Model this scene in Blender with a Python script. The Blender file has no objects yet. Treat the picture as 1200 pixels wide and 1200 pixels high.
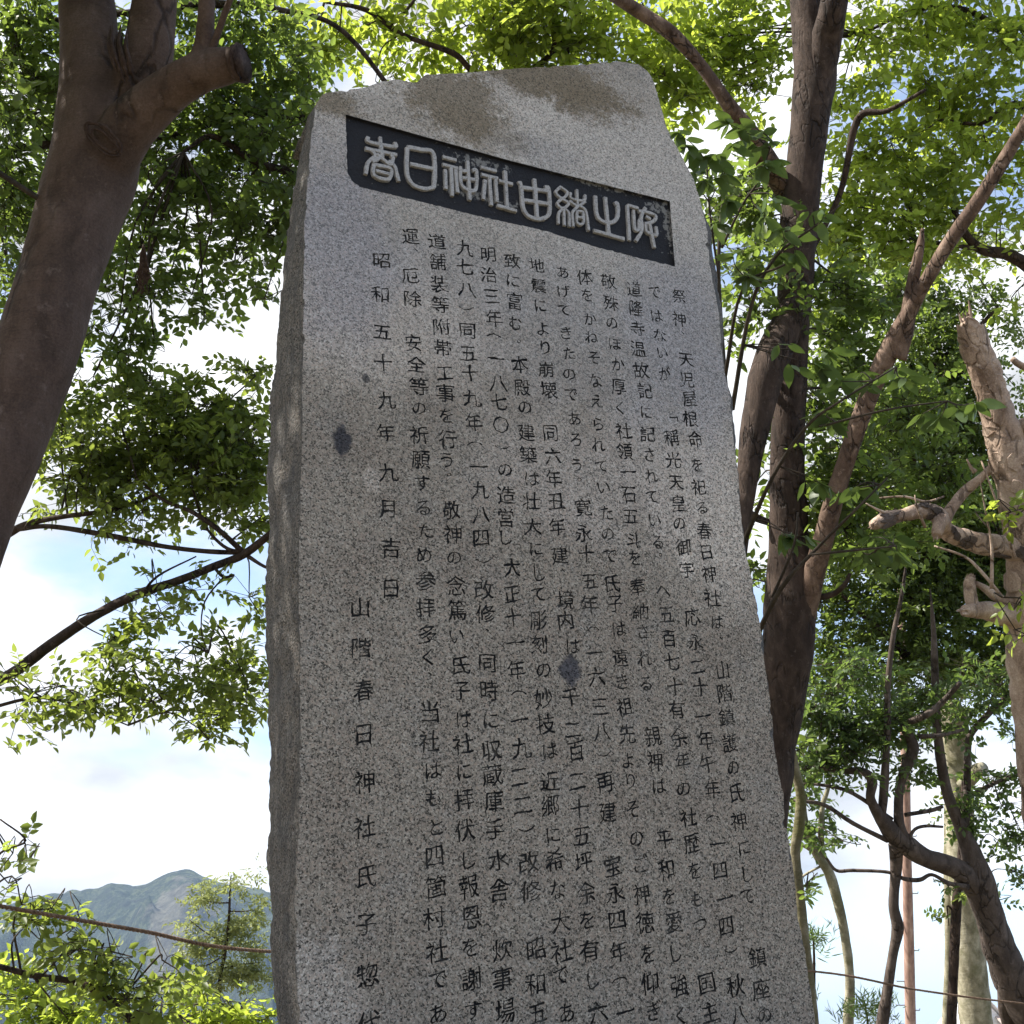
import bpy, math, random
import numpy as np
from mathutils import Vector, Matrix
from mathutils.geometry import delaunay_2d_cdt
from mathutils import noise as mnoise

random.seed(7)
RNG = np.random.default_rng(7)
S = bpy.context.scene
COL = S.collection

# ------------------------------------------------------------------ camera
F = 1535.0                      # focal length in photo pixels (1200 px wide frame)
UPC = np.array([-0.034, 1.0, -0.4235]); UPC /= np.linalg.norm(UPC)
FW = np.array([0.0, 0.0, -1.0])
YC = FW - FW.dot(UPC) * UPC; YC /= np.linalg.norm(YC)
XC = np.cross(YC, UPC)
ROT = np.array([XC, YC, UPC])   # camera axes -> world axes
EYE = np.array([0.0, 0.0, 1.55])
cam_d = bpy.data.cameras.new('camera'); cam = bpy.data.objects.new('camera', cam_d); COL.objects.link(cam)
m = Matrix([list(ROT[i]) + [EYE[i]] for i in range(3)] + [[0, 0, 0, 1]])
cam.matrix_world = m
cam_d.sensor_width = 36; cam_d.lens = 36 * F / 1200
cam_d.clip_start = 0.05; cam_d.clip_end = 20000
S.camera = cam

# ------------------------------------------------------------------ light
SUN = np.array([-0.985, -0.10, 0.0]); SUN /= np.linalg.norm(SUN)
SUN_EL = math.radians(52)
SUND = np.array([SUN[0] * math.cos(SUN_EL), SUN[1] * math.cos(SUN_EL), math.sin(SUN_EL)])
sun_d = bpy.data.lights.new('sun', 'SUN'); sun_d.energy = 4.6; sun_d.angle = math.radians(0.6); sun_d.color = (1, 0.94, 0.84)
sun = bpy.data.objects.new('sun', sun_d); COL.objects.link(sun)
sun.rotation_euler = Vector(SUND).to_track_quat('Z', 'Y').to_euler(); sun.location = (0, 0, 20)
W = bpy.data.worlds.new('World'); S.world = W; W.use_nodes = True
nt = W.node_tree; nt.nodes.clear()
def N(nt, t, **kw):
    n = nt.nodes.new(t)
    for k, v in kw.items():
        if k == 'inp':
            for a, b in v.items(): n.inputs[a].default_value = b
        else: setattr(n, k, v)
    return n
sky = N(nt, 'ShaderNodeTexSky', sky_type='NISHITA', sun_disc=False, sun_elevation=SUN_EL,
        sun_rotation=math.atan2(SUN[0], SUN[1]), air_density=1.0, dust_density=0.7, ozone_density=1.0)
tc = N(nt, 'ShaderNodeTexCoord')
mp = N(nt, 'ShaderNodeMapping', inp={'Scale': (1.0, 1.0, 2.2), 'Location': (0.35, 0.1, 0.3)})
n1 = N(nt, 'ShaderNodeTexNoise', inp={'Scale': 2.6, 'Detail': 9.0, 'Roughness': 0.56, 'Distortion': 0.25})
r1 = N(nt, 'ShaderNodeMapRange', inp={'From Min': 0.39, 'From Max': 0.53}); r1.interpolation_type = 'SMOOTHSTEP'
n2 = N(nt, 'ShaderNodeTexNoise', inp={'Scale': 5.0, 'Detail': 6.0, 'Roughness': 0.5})
r2 = N(nt, 'ShaderNodeMapRange', inp={'From Min': 0.36, 'From Max': 0.62, 'To Min': 2.5, 'To Max': 5.2})
cc = N(nt, 'ShaderNodeVectorMath', operation='SCALE'); cc.inputs[0].default_value = (0.985, 0.99, 1.0)
mx = N(nt, 'ShaderNodeMix', data_type='RGBA')
mul = N(nt, 'ShaderNodeMath', operation='MULTIPLY', inp={1: 0.95})
add = N(nt, 'ShaderNodeMath', operation='ADD', inp={1: 0.16}); add.use_clamp = True
bg = N(nt, 'ShaderNodeBackground', inp={'Strength': 0.11}); wo = N(nt, 'ShaderNodeOutputWorld')
L = nt.links.new
L(tc.outputs['Generated'], mp.inputs[0]); L(mp.outputs[0], n1.inputs['Vector']); L(mp.outputs[0], n2.inputs['Vector'])
sx = N(nt, 'ShaderNodeSeparateXYZ'); L(tc.outputs['Generated'], sx.inputs[0])
bi = N(nt, 'ShaderNodeMath', operation='MULTIPLY_ADD', inp={1: -0.28, 2: 0.0}); L(sx.outputs[0], bi.inputs[0])
ba = N(nt, 'ShaderNodeMath', operation='ADD'); L(bi.outputs[0], ba.inputs[0]); L(n1.outputs['Fac'], ba.inputs[1])
L(ba.outputs[0], r1.inputs[0]); L(n2.outputs['Fac'], r2.inputs[0]); L(r2.outputs[0], cc.inputs['Scale'])
L(r1.outputs[0], mul.inputs[0]); L(mul.outputs[0], add.inputs[0]); L(add.outputs[0], mx.inputs[0])
L(sky.outputs[0], mx.inputs[6]); L(cc.outputs[0], mx.inputs[7]); L(mx.outputs[2], bg.inputs[0]); L(bg.outputs[0], wo.inputs[0])
S.view_settings.view_transform = 'Standard'; S.view_settings.look = 'None'
S.view_settings.gamma = 1; S.view_settings.use_curve_mapping = False
S.view_settings.exposure = 1.45
S.cycles.max_bounces = 8; S.cycles.transmission_bounces = 4; S.cycles.volume_bounces = 0; S.cycles.transparent_max_bounces = 6

# ------------------------------------------------------------------ helpers
def ray(px, py):
    d = np.array([px - 600.0, 600.0 - py, -F]); return ROT @ d / F
def P(px, py, depth):           # world point on the sight line of a photo pixel at a distance
    return EYE + ray(px, py) * depth
def obj(name, verts, faces, mat, parent=None, base=None, smooth=True):
    me = bpy.data.meshes.new(name)
    v = np.asarray(verts, dtype=float)
    if base is not None: v = v - np.asarray(base)
    me.from_pydata(v.tolist(), [], faces)
    if mat is not None:
        for mm in (mat if isinstance(mat, (list, tuple)) else [mat]): me.materials.append(mm)
    if smooth: me.shade_smooth()
    o = bpy.data.objects.new(name, me); COL.objects.link(o)
    if parent is not None: o.parent = parent
    return o
def quadmesh(name, verts, quads, mat, parent=None, base=None, var=None, smooth=False):
    me = bpy.data.meshes.new(name)
    v = np.asarray(verts, dtype=np.float32)
    if base is not None: v = v - np.asarray(base, dtype=np.float32)
    q = np.asarray(quads, dtype=np.int32)
    me.vertices.add(len(v)); me.vertices.foreach_set('co', v.ravel())
    me.loops.add(q.size); me.loops.foreach_set('vertex_index', q.ravel())
    me.polygons.add(len(q)); me.polygons.foreach_set('loop_start', np.arange(0, q.size, q.shape[1], dtype=np.int32))
    if var is not None:
        a = me.attributes.new('var', 'FLOAT', 'POINT'); a.data.foreach_set('value', np.asarray(var, dtype=np.float32))
    me.update(calc_edges=True)
    if smooth: me.shade_smooth()
    me.materials.append(mat)
    o = bpy.data.objects.new(name, me); COL.objects.link(o)
    if parent is not None: o.parent = parent
    return o
def thing(name, label, cat, loc=(0, 0, 0), group=None):
    o = bpy.data.objects.new(name, None); COL.objects.link(o); o.location = loc
    o['label'] = label; o['category'] = cat; o.empty_display_size = 0.2
    if group: o['group'] = group
    return o
def tag(o, label, cat, group=None):
    o['label'] = label; o['category'] = cat
    if group: o['group'] = group
def spline(pts, n=8):
    """Catmull-Rom through rows (x,y,z,r)"""
    p = np.asarray(pts, dtype=float)
    p = np.vstack([2 * p[0] - p[1], p, 2 * p[-1] - p[-2]])
    out = []
    for i in range(1, len(p) - 2):
        for t in np.linspace(0, 1, n, endpoint=False):
            a, b, c, d = p[i - 1], p[i], p[i + 1], p[i + 2]
            out.append(0.5 * ((2 * b) + (-a + c) * t + (2 * a - 5 * b + 4 * c - d) * t * t + (-a + 3 * b - 3 * c + d) * t ** 3))
    out.append(p[-2]); out = np.array(out)
    out[:, 3] = np.maximum(out[:, 3], 0.0008)
    return out
def tube(pts, seg=10, rough=0.0, freq=8.0, cap=True, v0=0, oval=0.0):
    pts = np.asarray(pts, dtype=float); n = len(pts)
    c = pts[:, :3]; t = np.gradient(c, axis=0); t /= np.linalg.norm(t, axis=1)[:, None] + 1e-9
    ref = np.array([0.3, 0.9, 0.1]) if abs(t[0][2]) > 0.5 else np.array([0, 0, 1.0])
    V = []; Fc = []
    for i in range(n):
        u = np.cross(t[i], ref); u /= np.linalg.norm(u) + 1e-9; w = np.cross(t[i], u)
        for k in range(seg):
            a = 2 * math.pi * k / seg; d = u * math.cos(a) + w * math.sin(a)
            r = pts[i, 3]
            if rough > 0:
                q = c[i] + d * r
                nn = mnoise.noise(Vector(q * freq)) + 0.5 * mnoise.noise(Vector(q * freq * 2.7 + 5))
                r *= 1 + rough * nn
            V.append(c[i] + d * r)
    for i in range(n - 1):
        for k in range(seg):
            a = v0 + i * seg + k; b = v0 + i * seg + (k + 1) % seg
            Fc.append((a, b, b + seg, a + seg))
    if cap:
        Fc.append(tuple(v0 + k for k in range(seg))[::-1]); Fc.append(tuple(v0 + (n - 1) * seg + k for k in range(seg)))
    return V, Fc

# ------------------------------------------------------------------ materials
def mat(name):
    m_ = bpy.data.materials.new(name); m_.use_nodes = True
    t = m_.node_tree; b = t.nodes['Principled BSDF']
    return m_, t, b
def ramp(t, stops, interp='LINEAR'):
    r = t.nodes.new('ShaderNodeValToRGB'); r.color_ramp.interpolation = interp
    e = r.color_ramp.elements
    while len(e) > 1: e.remove(e[-1])
    e[0].position = stops[0][0]; e[0].color = (*stops[0][1], 1)
    for p, c in stops[1:]:
        x = e.new(p); x.color = (*c, 1)
    return r
def mixc(t, fac, a, b, mode='MIX'):
    x = t.nodes.new('ShaderNodeMix'); x.data_type = 'RGBA'; x.blend_type = mode
    for s, v in ((0, fac), (6, a), (7, b)):
        if isinstance(v, (int, float)): x.inputs[s].default_value = v
        elif isinstance(v, tuple): x.inputs[s].default_value = (*v, 1)
        else: t.links.new(v, x.inputs[s])
    return x.outputs[2]
def noise(t, vec, scale, detail=4, rough=0.55, dist=0.0):
    x = t.nodes.new('ShaderNodeTexNoise'); x.inputs['Scale'].default_value = scale; x.inputs['Detail'].default_value = detail
    x.inputs['Roughness'].default_value = rough; x.inputs['Distortion'].default_value = dist
    if vec is not None: t.links.new(vec, x.inputs['Vector'])
    return x.outputs['Fac']
def mrange(t, v, a, b, c=0.0, d=1.0, smooth=True):
    x = t.nodes.new('ShaderNodeMapRange'); 
    if smooth: x.interpolation_type = 'SMOOTHSTEP'
    for i, k in enumerate((a, b, c, d)): x.inputs[i + 1].default_value = k
    t.links.new(v, x.inputs[0]); return x.outputs[0]
def math_(t, op, a, b=0.0):
    x = t.nodes.new('ShaderNodeMath'); x.operation = op
    for i, v in enumerate((a, b)):
        if isinstance(v, (int, float)): x.inputs[i].default_value = v
        else: t.links.new(v, x.inputs[i])
    return x.outputs[0]
def bump(t, b, h, strength, dist):
    x = t.nodes.new('ShaderNodeBump'); x.inputs['Strength'].default_value = strength; x.inputs['Distance'].default_value = dist
    t.links.new(h, x.inputs['Height']); t.links.new(x.outputs[0], b.inputs['Normal'])
def blob(t, vec, cx, cy, rx, ry, soft=0.5, wob=None):
    """soft elliptical mask in the stone's own face coordinates"""
    s = t.nodes.new('ShaderNodeVectorMath'); s.operation = 'SUBTRACT'; t.links.new(vec, s.inputs[0]); s.inputs[1].default_value = (cx, cy, 0)
    k = t.nodes.new('ShaderNodeVectorMath'); k.operation = 'MULTIPLY'; t.links.new(s.outputs[0], k.inputs[0]); k.inputs[1].default_value = (1 / rx, 1 / ry, 0)
    ln = t.nodes.new('ShaderNodeVectorMath'); ln.operation = 'LENGTH'; t.links.new(k.outputs[0], ln.inputs[0])
    v = ln.outputs['Value']
    if wob is not None: v = math_(t, 'ADD', v, wob)
    return mrange(t, v, 1 + soft, 1 - soft, 0, 1)

# ------------------------------------------------------------------ the stone's own frame
RS = np.array([.869, -.110, -.482]); RS /= np.linalg.norm(RS)
US = np.array([-.071, .937, -.342]); US -= US.dot(RS) * RS; US /= np.linalg.norm(US)
rs, us = ROT @ RS, ROT @ US
ns = np.cross(rs, us)            # towards the viewer
Q0 = P(620, 700, 3.0)
def project(X):
    c = ROT.T @ (np.asarray(X) - EYE); return 600 + F * c[0] / -c[2], 600 - F * c[1] / -c[2]
def face_uv(px, py, back=0.0):
    d = ray(px, py); o = Q0 - ns * back
    t = (o - EYE).dot(ns) / d.dot(ns); X = EYE + d * t
    return np.array([(X - Q0).dot(rs), (X - Q0).dot(us)])
SM = Matrix([[rs[i], us[i], ns[i], Q0[i]] for i in range(3)] + [[0, 0, 0, 1]])

def granite(name, stains_and_light=True, rough_side=False):
    m_, t, b = mat(name)
    tcn = t.nodes.new('ShaderNodeTexCoord'); V = tcn.outputs['Object']
    vo = t.nodes.new('ShaderNodeTexVoronoi'); vo.inputs['Scale'].default_value = 300
    wv = t.nodes.new('ShaderNodeTexNoise'); wv.inputs['Scale'].default_value = 240; wv.inputs['Detail'].default_value = 2
    t.links.new(V, wv.inputs['Vector'])
    va = t.nodes.new('ShaderNodeVectorMath'); va.operation = 'MULTIPLY_ADD'; t.links.new(wv.outputs['Color'], va.inputs[0]); va.inputs[1].default_value = (.005, .005, .005); t.links.new(V, va.inputs[2])
    t.links.new(va.outputs[0], vo.inputs['Vector'])
    sp = t.nodes.new('ShaderNodeSeparateColor'); t.links.new(vo.outputs['Color'], sp.inputs[0])
    grain = ramp(t, [(0, (.022, .021, .02)), (.18, (.035, .033, .031)), (.27, (.145, .138, .128)), (.50, (.215, .20, .182)), (.72, (.30, .25, .22)), (.82, (.265, .255, .24)), (1, (.40, .38, .355))], 'LINEAR')
    t.links.new(sp.outputs[0], grain.inputs[0])
    col = grain.outputs[0]; base = rgbc(t, (.236, .217, .190))
    vo2 = t.nodes.new('ShaderNodeTexVoronoi'); vo2.inputs['Scale'].default_value = 620; t.links.new(va.outputs[0], vo2.inputs['Vector'])
    sp2 = t.nodes.new('ShaderNodeSeparateColor'); t.links.new(vo2.outputs['Color'], sp2.inputs[0])
    col = mixc(t, mrange(t, sp2.outputs[1], .45, .6, 0, .45), col, ramp_out(t, sp2.outputs[0], [(0, (.05, .048, .045)), (.25, (.14, .135, .125)), (.6, (.23, .215, .195)), (1, (.36, .34, .31))]))
    fine = noise(t, V, 900, 2)
    col = mixc(t, 0.5, col, ramp_out(t, fine, [(.3, (.35, .35, .35)), (.7, (.72, .72, .72))]), 'OVERLAY')
    gr_ = mixc(t, 1.0, col, (4.6, 4.75, 5.0), 'MULTIPLY')     # grain as a factor about 1
    big = noise(t, V, 5.5, 5, .6)
    col = mixc(t, mrange(t, big, .42, .68, 0, .42), base, (.175, .15, .128))
    blu = noise(t, V, 9, 4, .6); col = mixc(t, mrange(t, blu, .5, .7, 0, .25), col, (.20, .204, .206))
    if stains_and_light:
        sk = t.nodes.new('ShaderNodeMapping'); sk.inputs['Scale'].default_value = (7, .8, 1); t.links.new(V, sk.inputs[0])
        col = mixc(t, mrange(t, noise(t, sk.outputs[0], 2.2, 6, .65), .54, .72, 0, .32), col, (.15, .14, .125))
        wob = math_(t, 'MULTIPLY', math_(t, 'SUBTRACT', noise(t, V, 7, 5, .6), .5), 1.6)
        wob2 = math_(t, 'ADD', math_(t, 'MULTIPLY', math_(t, 'SUBTRACT', noise(t, V, 14, 7, .75), .5), 2.6), math_(t, 'MULTIPLY', math_(t, 'SUBTRACT', noise(t, V, 110, 3, .7), .5), 1.5))
        def at(px, py): return face_uv(px, py)
        def sz(wpx): return wpx * 0.0023
        # paler upper patches: skylight painted into the stone colour, mixed with weathering
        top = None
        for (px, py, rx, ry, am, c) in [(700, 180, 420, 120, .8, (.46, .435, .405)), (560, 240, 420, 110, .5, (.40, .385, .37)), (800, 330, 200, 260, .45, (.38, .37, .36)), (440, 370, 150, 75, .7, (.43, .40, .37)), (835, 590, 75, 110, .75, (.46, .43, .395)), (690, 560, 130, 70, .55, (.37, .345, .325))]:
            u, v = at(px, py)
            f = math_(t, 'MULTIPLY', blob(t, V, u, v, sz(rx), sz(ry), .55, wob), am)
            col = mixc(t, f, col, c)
        for (px, py, rx, ry, am, c) in [(400, 280, 60, 110, .6, (.25, .25, .285)), (800, 410, 80, 120, .6, (.26, .262, .29)), (620, 340, 260, 40, .3, (.29, .29, .31)), (640, 180, 60, 22, .45, (.24, .24, .25)), (680, 420, 160, 60, .25, (.29, .29, .31))]:  # bluish patches: shade painted into the colour, partly weathering
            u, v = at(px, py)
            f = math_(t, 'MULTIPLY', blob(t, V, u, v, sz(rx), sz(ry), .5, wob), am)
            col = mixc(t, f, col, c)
        # brown lichen along the top edge
        for (px, py, rx, ry, am) in [(640, 92, 130, 34, .9), (530, 118, 62, 46, .8), (560, 150, 60, 30, .45), (385, 118, 42, 16, .8), (680, 120, 50, 24, .6), (480, 140, 50, 24, .25)]:
            u, v = at(px, py)
            f = math_(t, 'MULTIPLY', blob(t, V, u, v, sz(rx), sz(ry), .35, wob2), am)
            col = mixc(t, f, col, (.155, .128, .088))
        wob3 = math_(t, 'MULTIPLY', math_(t, 'SUBTRACT', noise(t, V, 45, 4, .6), .5), 1.3)
        for (px, py, rx, ry, am, c) in [(668, 786, 12, 15, .9, (.045, .047, .06)), (401, 516, 9, 15, .95, (.035, .036, .045)), (429, 444, 4, 5, .8, (.05, .05, .055)),
                                        (804, 664, 9, 16, .6, (.6, .57, .53)), (437, 562, 10, 12, .45, (.42, .39, .36)), (345, 1185, 60, 60, .25, (.5, .48, .46))]:
            u, v = at(px, py)
            f = math_(t, 'MULTIPLY', blob(t, V, u, v, sz(rx), sz(ry), .22, wob3), am)
            col = mixc(t, f, col, c)
    if stains_and_light:
        u, v = face_uv(620, 180); smooth_ = math_(t, 'MULTIPLY', blob(t, V, u, v, 1.3, .85, .5), .35)
        gr_ = mixc(t, smooth_, gr_, (1.0, 1.0, 1.0))
    col = mixc(t, 1.0, col, gr_, 'MULTIPLY')
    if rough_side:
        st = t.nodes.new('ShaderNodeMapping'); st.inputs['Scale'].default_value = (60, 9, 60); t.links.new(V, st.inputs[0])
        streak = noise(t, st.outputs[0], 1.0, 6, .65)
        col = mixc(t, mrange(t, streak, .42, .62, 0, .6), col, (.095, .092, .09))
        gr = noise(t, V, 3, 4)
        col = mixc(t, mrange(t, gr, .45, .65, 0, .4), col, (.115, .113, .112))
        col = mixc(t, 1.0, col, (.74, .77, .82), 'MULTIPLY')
        pit = noise(t, V, 75, 5, .75); col = mixc(t, mrange(t, pit, .56, .66, 0, .6), col, (.04, .04, .04))
    t.links.new(col, b.inputs['Base Color'])
    b.inputs['Roughness'].default_value = .82; b.inputs['Specular IOR Level'].default_value = .25
    h = math_(t, 'ADD', math_(t, 'MULTIPLY', sp.outputs[0], .5), noise(t, V, 120, 5, .7))
    if rough_side: h = math_(t, 'ADD', h, math_(t, 'MULTIPLY', noise(t, V, 26, 6, .7), 4.0))
    bump(t, b, h, .55 if not rough_side else .9, .0018 if not rough_side else .008)
    return m_
def rgbc(t, c):
    x = t.nodes.new('ShaderNodeRGB'); x.outputs[0].default_value = (*c, 1); return x.outputs[0]
def ramp_out(t, v, stops):
    r = ramp(t, stops); t.links.new(v, r.inputs[0]); return r.outputs[0]

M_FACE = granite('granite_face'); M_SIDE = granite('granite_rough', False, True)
def paint_mat(name, c0, c1, lo, hi, sc):
    m_, t, b = mat(name); V = t.nodes.new('ShaderNodeTexCoord').outputs['Object']
    f = mrange(t, math_(t, 'ADD', math_(t, 'MULTIPLY', noise(t, V, sc, 3, .6), .6), math_(t, 'MULTIPLY', noise(t, V, sc * 9, 3, .6), .4)), lo, hi)
    t.links.new(mixc(t, f, c0, c1), b.inputs['Base Color']); b.inputs['Roughness'].default_value = .7; b.inputs['Specular IOR Level'].default_value = .2
    return m_
M_INK = paint_mat('worn_black_paint', (.004, .004, .005), (.055, .052, .048), .47, .66, 9)
M_RELIEF = paint_mat('raised_letter_stone', (.43, .42, .415), (.24, .235, .235), .50, .72, 60)
t = M_RELIEF.node_tree; b = t.nodes['Principled BSDF']; V = t.nodes.new('ShaderNodeTexCoord').outputs['Object']
vo = t.nodes.new('ShaderNodeTexVoronoi'); vo.inputs['Scale'].default_value = 380; t.links.new(V, vo.inputs['Vector'])
src = b.inputs['Base Color'].links[0].from_socket; sp_ = t.nodes.new('ShaderNodeSeparateColor'); t.links.new(vo.outputs['Color'], sp_.inputs[0])
t.links.new(mixc(t, 1.0, src, ramp_out(t, sp_.outputs[0], [(.0, (.45, .45, .46)), (.25, (.8, .8, .81)), (1, (1, 1, 1))]), 'MULTIPLY'), b.inputs['Base Color'])
bump(t, b, noise(t, V, 260, 4, .7), 1.0, .0025)
# plaque ground: near-black paint, chipped at the right end and below the top edge
M_PLQ, t, b = mat('plaque_paint'); V = t.nodes.new('ShaderNodeTexCoord').outputs['Object']
ch = noise(t, V, 70, 5, .7)
acc = math_(t, 'MULTIPLY', ch, 0.0)
for (px, py, rx, ry) in [(783, 262, 8, 45), (560, 190, 40, 8), (700, 216, 60, 6), (555, 228, 60, 6), (770, 243, 20, 10)]:
    u, v = face_uv(px, py, .01)
    acc = math_(t, 'MAXIMUM', acc, blob(t, V, u, v, rx * .0023, ry * .0023, .7))
f = mrange(t, math_(t, 'ADD', ch, math_(t, 'MULTIPLY', acc, .20)), .655, .72)
t.links.new(mixc(t, f, (.012, .012, .016), (.21, .205, .195)), b.inputs['Base Color'])
b.inputs['Roughness'].default_value = .6; b.inputs['Specular IOR Level'].default_value = .3
bump(t, b, noise(t, V, 110, 6, .75), 1.0, .007)

def bark(name, c0, c1, c2, scale=14, stretch=.3, bs=.012, patch=.5, moss=None, lines=0, crack=0):
    m_, t, b = mat(name); V = t.nodes.new('ShaderNodeTexCoord').outputs['Object']
    mpn = t.nodes.new('ShaderNodeMapping'); mpn.inputs['Scale'].default_value = (1, 1, stretch); t.links.new(V, mpn.inputs[0])
    n_ = noise(t, mpn.outputs[0], scale, 7, .65, .4)
    col = ramp_out(t, n_, [(.3, c0), (.5, c1), (.72, c2)])
    bigp = noise(t, V, scale * .25, 4, .6)
    col = mixc(t, mrange(t, bigp, .5, .62, 0, patch), col, c0)
    if moss: col = mixc(t, mrange(t, noise(t, V, 5, 5, .6), .48, .66, 0, .6), col, moss)
    if lines:
        mp2 = t.nodes.new('ShaderNodeMapping'); mp2.inputs['Scale'].default_value = (5, 5, 75); t.links.new(V, mp2.inputs[0])
        ln = noise(t, mp2.outputs[0], 1, 3, .6)
        col = mixc(t, mrange(t, ln, .6, .75, 0, lines), col, tuple(x * .6 for x in c0))
        n_ = math_(t, 'ADD', n_, math_(t, 'MULTIPLY', ln, .5))
    fs = noise(t, V, scale * 14, 4, .75); col = mixc(t, .55, col, ramp_out(t, fs, [(.3, (.25, .25, .25)), (.7, (.78, .78, .78))]), 'OVERLAY')
    if crack:
        mp3 = t.nodes.new('ShaderNodeMapping'); mp3.inputs['Scale'].default_value = (1, 1, .32); t.links.new(V, mp3.inputs[0])
        wn = t.nodes.new('ShaderNodeTexNoise'); wn.inputs['Scale'].default_value = 12; wn.inputs['Detail'].default_value = 4; t.links.new(mp3.outputs[0], wn.inputs['Vector'])
        wa = t.nodes.new('ShaderNodeVectorMath'); wa.operation = 'MULTIPLY_ADD'; t.links.new(wn.outputs['Color'], wa.inputs[0]); wa.inputs[1].default_value = (.12, .12, .12); t.links.new(mp3.outputs[0], wa.inputs[2])
        vc = t.nodes.new('ShaderNodeTexVoronoi'); vc.feature = 'DISTANCE_TO_EDGE'; vc.inputs['Scale'].default_value = crack; t.links.new(wa.outputs[0], vc.inputs['Vector'])
        ck = mrange(t, vc.outputs['Distance'], 0, .09, 1, 0)
        ck = math_(t, 'MULTIPLY', ck, mrange(t, noise(t, V, crack * .3, 3, .6), .42, .6))
        col = mixc(t, math_(t, 'MULTIPLY', ck, .75), col, tuple(x * .3 for x in c0))
        n_ = math_(t, 'SUBTRACT', n_, math_(t, 'MULTIPLY', ck, 1.0))
        li = noise(t, V, 26, 6, .7); col = mixc(t, mrange(t, li, .58, .70, 0, .6), col, tuple(min(1, x * 1.25 + .02) for x in c2))
    t.links.new(col, b.inputs['Base Color']); b.inputs['Roughness'].default_value = .85; b.inputs['Specular IOR Level'].default_value = .2
    bump(t, b, math_(t, 'ADD', n_, math_(t, 'MULTIPLY', noise(t, mpn.outputs[0], scale * 5, 5, .7), .4)), .8, bs)
    return m_
BK_PINK = bark('bark_smooth_pinkish', (.052, .035, .027), (.090, .060, .048), (.12, .085, .070), 9, .5, .009, .4, None, .45, 7)
BK_DARK = bark('bark_dark_brown', (.022, .015, .012), (.048, .033, .026), (.085, .06, .049), 22, .35, .014, .4, crack=16)
BK_PALE = bark('bark_pale_peeling', (.12, .078, .056), (.34, .255, .20), (.50, .40, .33), 9, .6, .014, .55, crack=11)
BK_RED = bark('bark_reddish_deadwood', (.05, .032, .025), (.125, .083, .062), (.25, .18, .14), 16, .25, .014, .4, crack=18)
BK_GREY = bark('bark_grey_brown', (.045, .034, .029), (.09, .07, .06), (.15, .12, .105), 14, .3, .012, .45, crack=13)
BK_MOSS = bark('bark_mossy', (.06, .055, .03), (.14, .125, .075), (.27, .24, .17), 12, .6, .01, .4, (.10, .10, .03), .25)
BK_PILLAR = bark('bark_pale_grey_green', (.12, .11, .07), (.27, .25, .18), (.46, .43, .34), 10, .6, .008, .4, (.13, .13, .06), .3)
BK_TWIG = bark('bark_twig', (.025, .02, .015), (.05, .04, .03), (.09, .07, .055), 20, .5, .004)

def leafmat(name, dark, light, trans, tmix=.45, rough=.42, spec=.35):
    m_, t, b = mat(name)
    a = t.nodes.new('ShaderNodeAttribute'); a.attribute_name = 'var'
    col = ramp_out(t, a.outputs['Fac'], [(0, dark), (1, light)])
    t.links.new(col, b.inputs['Base Color']); b.inputs['Roughness'].default_value = rough; b.inputs['Specular IOR Level'].default_value = spec
    tr = t.nodes.new('ShaderNodeBsdfTranslucent')
    t.links.new(ramp_out(t, a.outputs['Fac'], [(0, tuple(x * .65 for x in trans)), (1, trans)]), tr.inputs[0])
    ms = t.nodes.new('ShaderNodeMixShader'); ms.inputs[0].default_value = tmix
    t.links.new(b.outputs[0], ms.inputs[1]); t.links.new(tr.outputs[0], ms.inputs[2])
    t.links.new(ms.outputs[0], t.nodes['Material Output'].inputs[0])
    return m_
LF_DARK = leafmat('leaf_dark_evergreen', (.024, .044, .012), (.095, .135, .034), (.30, .42, .07), .46)
LF_MID = leafmat('leaf_mid_green', (.036, .062, .016), (.095, .135, .032), (.40, .50, .08), .5)
LF_BRIGHT = leafmat('leaf_bright_green', (.05, .088, .016), (.135, .19, .03), (.58, .71, .09), .58)
LF_FEATH = leafmat('leaf_pale_olive', (.11, .135, .05), (.27, .29, .12), (.42, .48, .16), .45)
LF_BLUE = leafmat('leaf_bluish_green', (.026, .048, .018), (.075, .115, .04), (.24, .36, .07), .42)
LF_BIG = leafmat('leaf_broad_green', (.035, .060, .020), (.070, .110, .034), (.16, .24, .045), .36, .42)

# ------------------------------------------------------------------ foliage
def leaves(pos, axis, nrm, ln, wr, fold=.18):
    n = len(pos)
    axis = axis / (np.linalg.norm(axis, axis=1)[:, None] + 1e-9)
    side = np.cross(axis, nrm); side /= np.linalg.norm(side, axis=1)[:, None] + 1e-9
    up = np.cross(side, axis)
    tpl = [(0, 0, 0), (.32, -.5, 1), (.68, -.36, .8), (1, 0, -.35), (.68, .36, .8), (.32, .5, 1)]
    V = np.empty((n, 6, 3), dtype=np.float32)
    for i, (a, s_, z) in enumerate(tpl):
        V[:, i] = pos + axis * (a * ln)[:, None] + side * (s_ * wr * ln)[:, None] + up * (z * fold * wr * ln)[:, None]
    b = np.arange(n)[:, None] * 6
    q = np.concatenate([b + np.array([0, 1, 2, 3]), b + np.array([0, 3, 4, 5])], axis=0)
    return V.reshape(-1, 3), q
UPV = np.array([0, 0, 1.0])
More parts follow.
